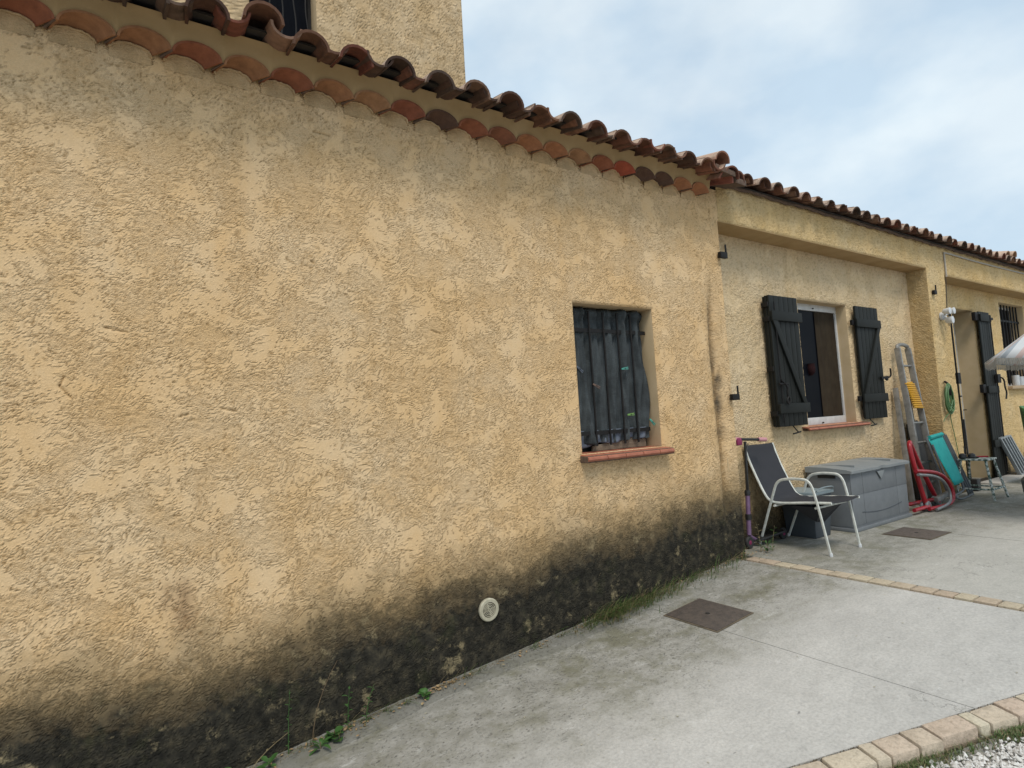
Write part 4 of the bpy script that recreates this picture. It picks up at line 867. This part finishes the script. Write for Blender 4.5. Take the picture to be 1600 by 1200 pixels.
for a, c in ((x0+.02, x0+.24), (x0+.26, x1-.26), (x1-.24, x1-.02)): MB().box((a-.007, y0+.0045, zt-.229), (c+.007, y0+.012, zt-.01)).build('front_panel', M['resin'], bx, bevel=.003)
for a, c in ((x0+.02, x0+.24), (x0+.26, x1-.26), (x1-.24, x1-.02)): MB().box((a-.007, y0+.0055, zb+.06), (c+.007, y0+.012, zt-.233)).build('front_panel', M['resin'], bx, bevel=.003)
b = MB(); b.tube([(x, y0+.004, zb+.150+.045*math.sin(PI*(x-6.22)/.86)*-.7+.03) for x in np.linspace(6.22, 7.08, 20)], .0035, 6); b.build('moulded_line', M['bin'], bx, smooth=True)
b = MB(); b.prism([(6.57, y0-.012, zt-.03), (6.73, y0-.012, zt-.03), (6.65, y0-.012, zt-.12)], (0, .01, 0)); b.build('latch_plate', M['resin_lid'], bx, bevel=.003)
MB().box((x0-.0, y0+.15, zt-.06), (x0+.013, y0+.33, zt-.03)).build('handle_slot', M['vent_hole'], bx)
MB().box((x0+.006, y0+.02, zb+.05), (x0+.012, y1-.02, zt-.09)).build('side_panel', M['resin'], bx, bevel=.003)
b = MB(); nl_ = 24
for i in range(nl_+1):
    x = x0-.02+(x1-x0+.045)*i/nl_; dip = .012*math.exp(-((x-6.66)/.05)**2); fr = -.022-.0*dip
    b.v += [(x, y0-.028+dip*.4, zt-.008+dip*.6), (x, y0-.030, zt+.018+dip), (x, y0+.02, zt+.030), (x, y0+.25, zt+.050), (x, y1, zt+.052), (x, y1, zt-.006)]
for i in range(nl_):
    for j in range(6): a, c = i*6+j, i*6+(j+1) % 6; b.f.append((a, a+6, c+6, c))
b.f += [(0,1,2,3,4,5), tuple(nl_*6+j for j in (5,4,3,2,1,0))]
lid = b.build('lid', M['resin_lid'], bx, smooth=True)
for x in (6.25, 7.04): MB().box((x, y0+.06, zt+.030), (x+.012, y1-.05, zt+.056)).build('rib', M['resin_lid'], lid)
# small bin under the chair
M['bin_lid'] = simple('pale blue plastic rim', (.24,.29,.31), (.20,.25,.27), 9, .5)
bi = thing('bin', (5.66, 3.32, -1.282), 'small slate-blue plastic bin with a pale lid behind the garden chair', 'bin')
b = MB(); q0 = [(5.53, 3.17), (5.80, 3.17), (5.80, 3.47), (5.53, 3.47)]; q1 = [(5.50, 3.14), (5.83, 3.14), (5.83, 3.49), (5.50, 3.49)]
b.add([(x, y, -1.280) for x, y in q0]+[(x, y, -.86) for x, y in q1], [(3,2,1,0),(4,5,6,7),(0,1,5,4),(1,2,6,5),(2,3,7,6),(3,0,4,7)]); b.build('body', M['bin'], bi, bevel=.012)
MB().box((5.485, 3.125, -.862), (5.845, 3.50, -.832)).build('lid', M['bin_lid'], bi, bevel=.008)
MB().tube(smooth_path([(5.52, 3.14, -.85), (5.52, 3.10, -.79), (5.82, 3.10, -.79), (5.82, 3.14, -.85)]), .006, 7).build('handle', M['bin_lid'], bi, smooth=True)
# ------------------------------------------------------------------ scooter
M['purple'] = simple('lilac painted metal', (.17,.10,.19), (.13,.075,.15), 20, .4); M['pinkgrip'] = simple('pale pink grip', (.55,.27,.29), (.48,.22,.25), 30, .6); M['magenta'] = simple('magenta plastic', (.24,.02,.09), (.18,.015,.07), 20, .5); M['tyre'] = simple('black rubber', (.02,.02,.02), (.03,.03,.03), 30, .7)
sc_ = thing('scooter', (4.85, 3.40, -1.282), 'child\'s kick scooter with lilac stem and pink grips leaning in the wall corner', 'scooter')
MB().tube([(4.815, 3.40, -1.16), (4.865, 3.415, -.78)], .021, 10).build('stem', M['purple'], sc_, smooth=True)
MB().tube([(4.865, 3.415, -.79), (4.925, 3.435, -.30)], .014, 10).build('stem', M['black_plastic'], sc_, smooth=True)
MB().lathe([(.026, 0), (.028, .03), (.022, .05)], (4.864, 3.415, -.80), 10).build('clamp', M['black_plastic'], sc_, smooth=True); MB().lathe([(.03, 0), (.03, .05)], (4.835, 3.405, -1.02), 10).build('collar', M['black_plastic'], sc_, smooth=True)
MB().tube([(4.70, 3.40, -.262), (5.02, 3.34, -.285)], .013, 8).build('handlebar', M['black_plastic'], sc_, smooth=True)
MB().tube([(5.00, 3.345, -.283), (5.10, 3.33, -.290)], .020, 10).build('grip', M['pinkgrip'], sc_, smooth=True); MB().tube([(4.66, 3.41, -.255), (4.77, 3.39, -.268)], .020, 10).build('grip', M['pinkgrip'], sc_, smooth=True)
b = MB(); b.box((4.72, 3.37, -.325), (4.80, 3.43, -.25)); b.build('bell_box', M['magenta'], sc_, bevel=.02)
MB().tube(smooth_path([(4.86, 3.36, -.31), (4.75, 3.32, -.42), (4.76, 3.33, -.62), (4.84, 3.39, -.75)]), .004, 6).build('brake_cable', M['black_plastic'], sc_, smooth=True)
b = MB(); b.prism([(4.90, 3.36, -1.235), (5.30, 3.34, -1.205), (5.36, 3.40, -1.205), (5.30, 3.47, -1.205), (4.90, 3.46, -1.235)], (0, 0, .022)); b.build('deck', M['black_plastic'], sc_, bevel=.006)
MB().tube([(4.82, 3.40, -1.17), (4.92, 3.41, -1.22)], .018, 8).build('neck', M['purple'], sc_, smooth=True)
for x, y in ((4.80, 3.395), (5.36, 3.405)):
    w_ = MB().lathe([(.030, -.014), (.050, -.016), (.056, -.008), (.056, .008), (.050, .016), (.030, .014)], (x, y, -1.226), 20, 'y').build('wheel', M['tyre'], sc_, smooth=True)
    MB().lathe([(.006, -.018), (.028, -.012), (.028, .012), (.006, .018)], (x, y, -1.226), 14, 'y').build('hub', M['magenta'], w_, smooth=True)
# ------------------------------------------------------------------ ladder with spiral hose
M['alu'] = simple('aluminium splashed with paint', (.34,.335,.32), (.20,.195,.185), 14, .5, .55)
M['yellow'] = simple('yellow plastic', (.62,.34,.02), (.55,.28,.015), 14, .45)
ld = thing('ladder', (8.15, 3.30, -1.282), 'folded aluminium ladder leaning on the wall left of the pier', 'ladder')
P0, P1 = Vector((8.30, 3.445, .69)), Vector((8.02, 3.20, -1.275)); Q0, Q1 = Vector((8.56, 3.43, .685)), Vector((8.38, 3.18, -1.275))
for a, c in ((P0, P1), (Q0, Q1)): MB().bar(a, c, .030, .070, up=(0, -1, .1)).build('rail', M['alu'], ld, bevel=.004)
MB().tube(smooth_path([P0+Vector((0,0,-.01)), P0+Vector((.01,-.0,.035)), (P0+Q0)/2+Vector((0,0,.05)), Q0+Vector((-.01,0,.03)), Q0+Vector((0,0,-.01))]), .024, 8).build('top_bow', M['alu'], ld, smooth=True)
for k in range(7):
    t = .12+k*.125; MB().tube([P0.lerp(P1, t), Q0.lerp(Q1, t)], .014, 8).build('rung', M['alu'], ld, smooth=True) if k not in (1, 2) else None
for a, c in (((8.19, 3.47, .17), (7.93, 3.30, -1.275)), ((8.46, 3.45, .13), (8.24, 3.29, -1.275))): MB().bar(a, c, .026, .06, up=(0, -1, .1)).build('rail', M['alu'], ld, bevel=.004)
b = MB(); hp = []
for i in range(12*16):
    t = i/(12*16-1); a = 2*PI*12*t; c = Vector((8.32, 3.36, .23)).lerp(Vector((8.37, 3.30, -.10)), t); hp.append((c.x+.10*math.cos(a), c.y+.03*math.sin(a), c.z))
b.tube(hp, .0125, 6); b.build('spiral_hose', M['yellow'], None, smooth=True, label='coiled yellow spiral hose hung between the rails of the ladder', cat='hose')
# green garden twine/hose on its hook
M['hose'] = simple('green hose', (.09,.20,.07), (.06,.14,.05), 20, .5)
MB().tube(smooth_path([(9.14, FW-.01, .23), (9.14, FW-.05, .20), (9.15, FW-.06, .13), (9.18, FW-.05, .04)]), .014, 7).build('hook', M['iron'], house, smooth=True)
b = MB(); r7 = random.Random(4)
for k in range(9):
    pts = []; rx = .10+r7.uniform(-.03, .03); rz = .19+r7.uniform(-.03, .02); cx_ = 9.13+r7.uniform(-.02, .02)
    for i in range(22): a = 2*PI*i/22; pts.append((cx_+rx*math.sin(a)*(1-.15*math.cos(a)), FW-.035-.008*k*.5+r7.uniform(-.004,.004), .015+rz*math.cos(a)-.02))
    b.tube(pts, .008, 6, closed=True)
b.tube(smooth_path([(9.04, FW-.06, -.02), (9.20, FW-.07, -.16)]), .007, 6); b.tube(smooth_path([(9.22, FW-.06, -.02), (9.06, FW-.07, -.17)]), .007, 6); b.tube(smooth_path([(9.12, FW-.05, -.18), (9.16, FW-.03, -.28), (9.26, FW-.02, -.5), (9.32, FW-.02, -.80), (9.40, FW-.02, -1.0)]), .005, 6); b.tube(smooth_path([(9.12, FW-.05, -.18), (8.98, FW-.04, -.24), (8.93, FW-.03, -.30)]), .005, 6)
b.build('garden_hose', M['hose'], None, smooth=True, label='green hose coiled on a hook on the pier', cat='hose')
# ------------------------------------------------------------------ red trolley
M['red'] = simple('red painted tube', (.34,.012,.022), (.26,.01,.018), 20, .35); M['chrome'] = simple('dull grey tube', (.30,.31,.31), (.2,.2,.2), 20, .4, .5)
tr = thing('trolley', (7.95, 3.10, -1.282), 'red tubular folding trolley with small wheels between the storage box and the stool', 'trolley')
MB().tube(smooth_path([(7.66, 3.05, -1.22), (7.50, 3.06, -.80), (7.46, 3.08, -.53), (7.53, 3.10, -.475), (7.66, 3.15, -.50), (7.88, 3.17, -.76), (8.17, 3.14, -1.20)], 2), .026, 10).build('handle_frame', M['red'], tr, smooth=True)
MB().tube(smooth_path([(7.36, 3.00, -.79), (7.80, 3.00, -.84), (8.02, 2.99, -.90), (8.18, 2.98, -1.02), (8.20, 2.96, -1.16), (8.06, 2.95, -1.245), (7.60, 3.0, -1.245)], 2), .021, 9).build('loop_frame', M['red'], tr, smooth=True)
MB().tube(smooth_path([(7.34, 2.97, -.83), (7.74, 2.96, -.88), (7.95, 2.95, -.97), (8.06, 2.94, -1.12), (7.98, 2.93, -1.225), (7.66, 2.95, -1.255)], 2), .016, 9).build('loop_frame', M['chrome'], tr, smooth=True)
MB().tube([(7.30, 3.03, -1.225), (7.66, 3.03, -1.225)], .022, 8).build('base_tube', M['red'], tr, smooth=True); MB().tube([(7.40, 3.20, -1.20), (8.10, 3.12, -1.20)], .022, 8).build('base_tube', M['red'], tr, smooth=True)
MB().bar((7.85, 3.02, -1.17), (8.12, 2.98, -1.12), .05, .05).build('foot_plate', M['chrome'], tr, bevel=.006)
for x, y in ((7.66, 3.03), (8.10, 3.09)):
    for dy in (0, .05):
        w_ = MB().lathe([(.035, -.014), (.052, -.014), (.058, -.006), (.058, .006), (.052, .014), (.035, .014)], (x, y+dy, -1.222), 20, 'y').build('wheel', M['resin'], tr, smooth=True)
        MB().lathe([(.006, -.018), (.034, -.010), (.034, .010), (.006, .018)], (x, y+dy, -1.222), 14, 'y').build('hub', M['red'], w_, smooth=True)
# teal folding chair
M['teal'] = simple('teal canvas', (.012,.36,.34), (.01,.30,.29), 12, .8, bs=.2, bscale=200); M['grey_tube'] = simple('grey tube', (.11,.125,.135), (.09,.10,.11), 20, .45)
tf = thing('folding_chair', (8.50, 3.25, -1.282), 'folded camping chair with teal canvas leaning on the pier behind the red trolley', 'folding chair')
A, B_, D_, E_ = Vector((8.16, 3.17, -.47)), Vector((8.66, 3.20, -.45)), Vector((8.58, 3.02, -1.10)), Vector((8.22, 3.00, -1.12))
MB().tube(smooth_path([A+Vector((0,.0,-.65))+Vector((.10,-.12,0)), A+Vector((0,0,-.03)), A+Vector((.02,0,.01)), B_+Vector((-.02,0,.01)), B_+Vector((.01,0,-.03)), D_+Vector((.10,0,.0)), D_+Vector((.06,0,-.06)), E_+Vector((.02,0,-.06))], 2), .014, 8).build('frame', M['grey_tube'], tf, smooth=True)
b = MB(); nn = 10
for i in range(nn+1):
    for j in range(7):
        t, s_ = i/nn, j/6; p = (A.lerp(B_, s_)).lerp(E_.lerp(D_, s_)+Vector((.08,0,.08)), t); b.v.append((p.x+.02*(1-2*s_)*.5, p.y-.018-.008*math.sin(PI*s_), p.z-.012))
for i in range(nn):
    for j in range(6): a = i*7+j; b.f.append((a, a+1, a+8, a+7))
o = b.build('canvas', M['teal'], tf, smooth=True); o.modifiers.new('s', 'SOLIDIFY').thickness = .006
MB().tube([A+Vector((.03,-.02,.0)), B_+Vector((-.03,-.02,.0))], .026, 9).build('headrest', M['teal'], tf, smooth=True)
for k in range(3):
    dx = .09+.06*k; MB().tube(smooth_path([(8.66+dx, 3.225, -.43-.02*k), (8.86+dx, 3.10, -1.1), (8.90+dx, 3.08, -1.26)]), .014, 8).build('leg', M['grey_tube'], tf, smooth=True)
MB().tube(smooth_path([(8.12, 3.10, -.55), (8.30, 3.02, -1.15), (8.45, 3.00, -1.25), (8.85, 3.0, -1.22)]), .014, 8).build('leg', M['grey_tube'], tf, smooth=True)
# black folded seat behind
bk = thing('folded_stool', (8.45, 3.42, -1.282), 'black folded seat standing upright behind the ladder rails', 'stool')
b = MB(); b.prism([(8.28, 3.36, -1.25), (8.86, 3.36, -1.25), (8.82, 3.42, -.36), (8.62, 3.43, -.26), (8.40, 3.43, -.30)], (0, .05, 0)); b.build('seat', M['black_plastic'], bk, bevel=.012)
for x in (8.34, 8.82): MB().tube([(x, 3.34, -1.28), (x-.02, 3.42, -.42)], .014, 7).build('leg', M['iron'], bk, smooth=True)
# ------------------------------------------------------------------ stool with paint splashes
m, n, l, bb = mat('green paint splashed with white'); P = geopos(n); t = tex(n, l, scale=26, detail=5, rough=.7, src=P); bb.inputs['Roughness'].default_value = .6
l.new(ramp(n, l, t.outputs['Fac'], [(.44, (.055,.10,.075)), (.50, (.30,.36,.32)), (.56, (.62,.63,.60))]), bb.inputs['Base Color']); M['splash'] = m
stl = thing('stool', (9.0, 2.96, -1.282), 'green four-legged stool splashed with white paint by the door', 'stool')
MB().prism([(8.84, 2.80, -.80), (9.16, 2.80, -.80), (9.18, 3.12, -.80), (8.84, 3.12, -.80)], (0, 0, .022)).build('seat', M['splash'], stl, bevel=.01)
feet = [(8.80, 2.76), (9.22, 2.75), (9.22, 3.16), (8.80, 3.15)]; tops = [(8.87, 2.83), (9.13, 2.83), (9.14, 3.09), (8.87, 3.09)]
for (fx, fy_), (tx, ty) in zip(feet, tops): MB().tube([(fx, fy_, -1.282), ((fx*2+tx)/3, (fy_*2+ty)/3, -1.12), (tx, ty, -.80)], .0145, 8).build('leg', M['splash'], stl, smooth=True)
mid = [(f[0]*.72+t_[0]*.28, f[1]*.72+t_[1]*.28, -1.15) for f, t_ in zip(feet, tops)]
for k in range(4): MB().tube([mid[k], mid[(k+1) % 4]], .011, 7).build('stretcher', M['splash'], stl, smooth=True)
sh_ = thing('gloves', (8.92, 3.05, -.776), 'pair of black work gloves lying on the left of the stool seat', 'gloves')
for x, y in ((8.88, 3.07), (8.93, 2.99)):
    b = MB(); b.lathe([(.03, 0), (.045, .015), (.04, .05), (.02, .065)], (x, y, -.777), 12); [b.tube([(x+.03*math.cos(a), y+.03*math.sin(a), -.76), (x+.07*math.cos(a), y+.07*math.sin(a), -.768)], .010, 6) for a in (-1.2, -.8, -.4, 0)]
    b.build('glove', M['black_plastic'], sh_, smooth=True)
b = MB(); b.tube([(9.08, 2.98, -.768), (9.13, 2.88, -.768)], .010, 8); b.bar((9.05, 3.03, -.768), (9.09, 2.96, -.768), .018, .012); b.build('pliers', M['red'], None, smooth=True, label='small red-handled tool lying on the right of the stool seat', cat='tool')
# broom by the door jamb
br = thing('broom', (9.75, 3.30, -1.282), 'black-handled broom standing against the pier corner behind the stool', 'broom')
MB().tube([(9.66, 3.27, -1.18), (9.655, 3.275, -.30)], .011, 7).build('handle', M['black_plastic'], br, smooth=True); MB().box((9.60, 3.18, -1.28), (9.72, 3.30, -1.12)).build('head', M['black_plastic'], br, bevel=.012)
# doorstep and threshold
MB().box((10.15, 3.46, -1.30), (13.9, 3.62, -1.275)).build('threshold', M['black_plastic'], house, bevel=.004, label='black threshold strip')
M['slab_pale'] = simple('pale stone step', (.42,.40,.37), (.36,.34,.31), 6, .8)
MB().box((10.45, 3.20, -1.285), (14.5, 3.45, -1.262)).build('doorstep', M['slab_pale'], house, bevel=.004)
# grey louvre panel leaning beyond the door
gp = thing('louvre_panel', (11.75, 3.35, -1.26), 'small grey louvred panel leaning against the wall beyond the door', 'panel')
p = [Vector((11.45, 3.44, -.68)), Vector((11.87, 3.44, -.66)), Vector((12.10, 3.30, -1.26)), Vector((11.66, 3.30, -1.26))]
for a, c in zip(p, p[1:]+p[:1]): MB().bar(a, c, .03, .05, up=(0, 1, 0)).build('frame', M['resin_lid'], gp, bevel=.004)
for k in range(1, 4): MB().bar(p[0].lerp(p[1], k/4), p[3].lerp(p[2], k/4), .025, .06, up=(0, 1, 0)).build('slat', M['resin_lid'], gp, bevel=.003)
MB().prism([q+Vector((0, .02, 0)) for q in p], (0, .012, 0)).build('back_panel', M['grey_tube'], gp)
# green plastic chair partly in frame
M['green_plastic'] = simple('green plastic', (.07,.19,.06), (.05,.15,.045), 10, .4)
gc = thing('plastic_chair', (10.85, 2.9, -1.282), 'green plastic garden chair cut off by the right edge of the view', 'chair')
b = MB()
for i in range(9):
    for j in range(9):
        t, s_ = i/8, j/8; b.v.append((10.58+.55*s_-.10*t*(1-s_), 2.98+.14*(4*(s_-.5)**2)*-1-.05*t, -.17-.55*t-.05*(1-math.sin(PI*s_))))
for i in range(8):
    for j in range(8):
        if (j in (2, 4, 6)) and 1 < i < 7: continue
        a = i*9+j; b.f.append((a, a+1, a+10, a+9))
o = b.build('backrest', M['green_plastic'], gc, smooth=True); o.modifiers.new('s', 'SOLIDIFY').thickness = .018
MB().box((10.65, 2.50, -.86), (11.15, 2.95, -.83)).build('seat', M['green_plastic'], gc, bevel=.02)
for x, y in ((10.68, 2.52), (11.12, 2.52), (10.68, 2.93), (11.12, 2.93)): MB().tube([(x+(x-10.9)*.1, y+(y-2.72)*.1, -1.282), (x, y, -.84)], .022, 8).build('leg', M['green_plastic'], gc, smooth=True)
# ------------------------------------------------------------------ parasol
m, n, l, bb = mat('striped parasol cotton'); bb.inputs['Roughness'].default_value = .9
tcn = n.new('ShaderNodeAttribute'); tcn.attribute_name = 'stripe'; fr = math_(n, l, 'FRACT', math_(n, l, 'MULTIPLY', tcn.outputs['Fac'], 1.0))
cr = ramp(n, l, fr, [(0, (.66,.68,.70)), (.28, (.66,.68,.70)), (.30, (.38,.42,.46)), (.44, (.38,.42,.46)), (.46, (.66,.68,.70)), (.72, (.66,.68,.70)), (.74, (.62,.48,.45)), (.92, (.62,.48,.45)), (.94, (.66,.68,.70))]); l.new(cr, bb.inputs['Base Color']); M['stripes'] = m
M['fringe'] = simple('cream fringe', (.50,.48,.44), (.40,.38,.34), 40, .9)
pc = Vector((8.3, 1.3, .0)); PR, pze, pza = 1.25, .385, 1.36
par = thing('parasol', (pc.x, pc.y, -1.283), 'fringed garden parasol with pink, white and grey-blue stripes, cut off by the right edge', 'parasol')
b = MB(); ns, nr, nseg = 8, 10, 8; sv = []
for r in range(nr+1):
    for k in range(ns*nseg):
        a0 = 2*PI*(k//nseg)/ns; a1 = a0+2*PI/ns; u = (k % nseg)/nseg; t = r/nr
        p = Vector((math.cos(a0), math.sin(a0), 0)).lerp(Vector((math.cos(a1), math.sin(a1), 0)), u); sag = math.sin(PI*u)
        b.v.append((pc.x+p.x*PR*t, pc.y+p.y*PR*t, pza-(pza-pze)*(t**.92)-.045*sag*t)); sv.append((u*t+ .5*(1-t))*3.0+.15)
nk = ns*nseg
for r in range(nr):
    for k in range(nk): a = r*nk+k; c = r*nk+(k+1) % nk; b.f.append((a, c, c+nk, a+nk))
cn = b.build('canopy', M['stripes'], par, smooth=True)
q = cn.data.attributes.new('stripe', 'FLOAT', 'POINT'); q.data.foreach_set('value', sv); cn.modifiers.new('s', 'SOLIDIFY').thickness = .003
b = MB(); rim = [Vector(v) for v in b.v]; rimv = []
for k in range(nk):
    a0 = 2*PI*(k//nseg)/ns; a1 = a0+2*PI/ns; u = (k % nseg)/nseg; p = Vector((math.cos(a0), math.sin(a0), 0)).lerp(Vector((math.cos(a1), math.sin(a1), 0)), u)
    rimv.append(Vector((pc.x+p.x*PR, pc.y+p.y*PR, pze-.04*math.sin(PI*u))))
for k in range(nk):
    a, c = rimv[k], rimv[(k+1) % nk]
    for i in range(7):
        p = a.lerp(c, (i+.2)/7); p2 = a.lerp(c, (i+.85)/7); dz = random.uniform(.055, .075); jx = random.uniform(-.006, .006)
        b.add([p, p2, p2+Vector((jx-.002, 0, -dz)), p+Vector((jx+.002, 0, -dz))], [(0,1,2,3)])
o = b.build('fringe', M['fringe'], par, kind='stuff'); o.modifiers.new('s', 'SOLIDIFY').thickness = .002
MB().tube([(pc.x, pc.y, -1.28), (pc.x, pc.y, pza+.03)], .019, 10).build('pole', M['white_tube'], par, smooth=True)
MB().lathe([(.25, 0), (.25, .04), (.05, .09), (.03, .3)], (pc.x, pc.y, -1.283), 24).build('base', M['resin'], par, smooth=True)
MB().lathe([(.012, 0), (.02, .02), (.004, .06)], (pc.x, pc.y, pza+.02), 10).build('finial', M['white_tube'], par, smooth=True)
for k in range(ns):
    a = 2*PI*k/ns; MB().tube([(pc.x, pc.y, pza-.02)]+[(pc.x+PR*.99*t*math.cos(a), pc.y+PR*.99*t*math.sin(a), pza-(pza-pze)*(t**.92)-.012) for t in (.33, .66, 1)], .006, 5).build('rib', M['white_tube'], par)
# pot shape standing in for a round object, taken for a wheel tyre
pt = thing('round_object', (8.42, 2.18, -1.283), 'dark grey rounded object cut off by the right edge, standing on the terrace', 'round_object')
MB().lathe([(.17, 0), (.22, .03), (.27, .16), (.28, .30), (.25, .335), (.235, .33), (.235, .29)], (8.66, 2.16, -1.283), 28).build('pot', M['grey_tube'], pt, smooth=True)
MB().lathe([(.23, 0), (.23, .004)], (8.66, 2.16, -1.00), 20).build('soil', M['soil'], pt)
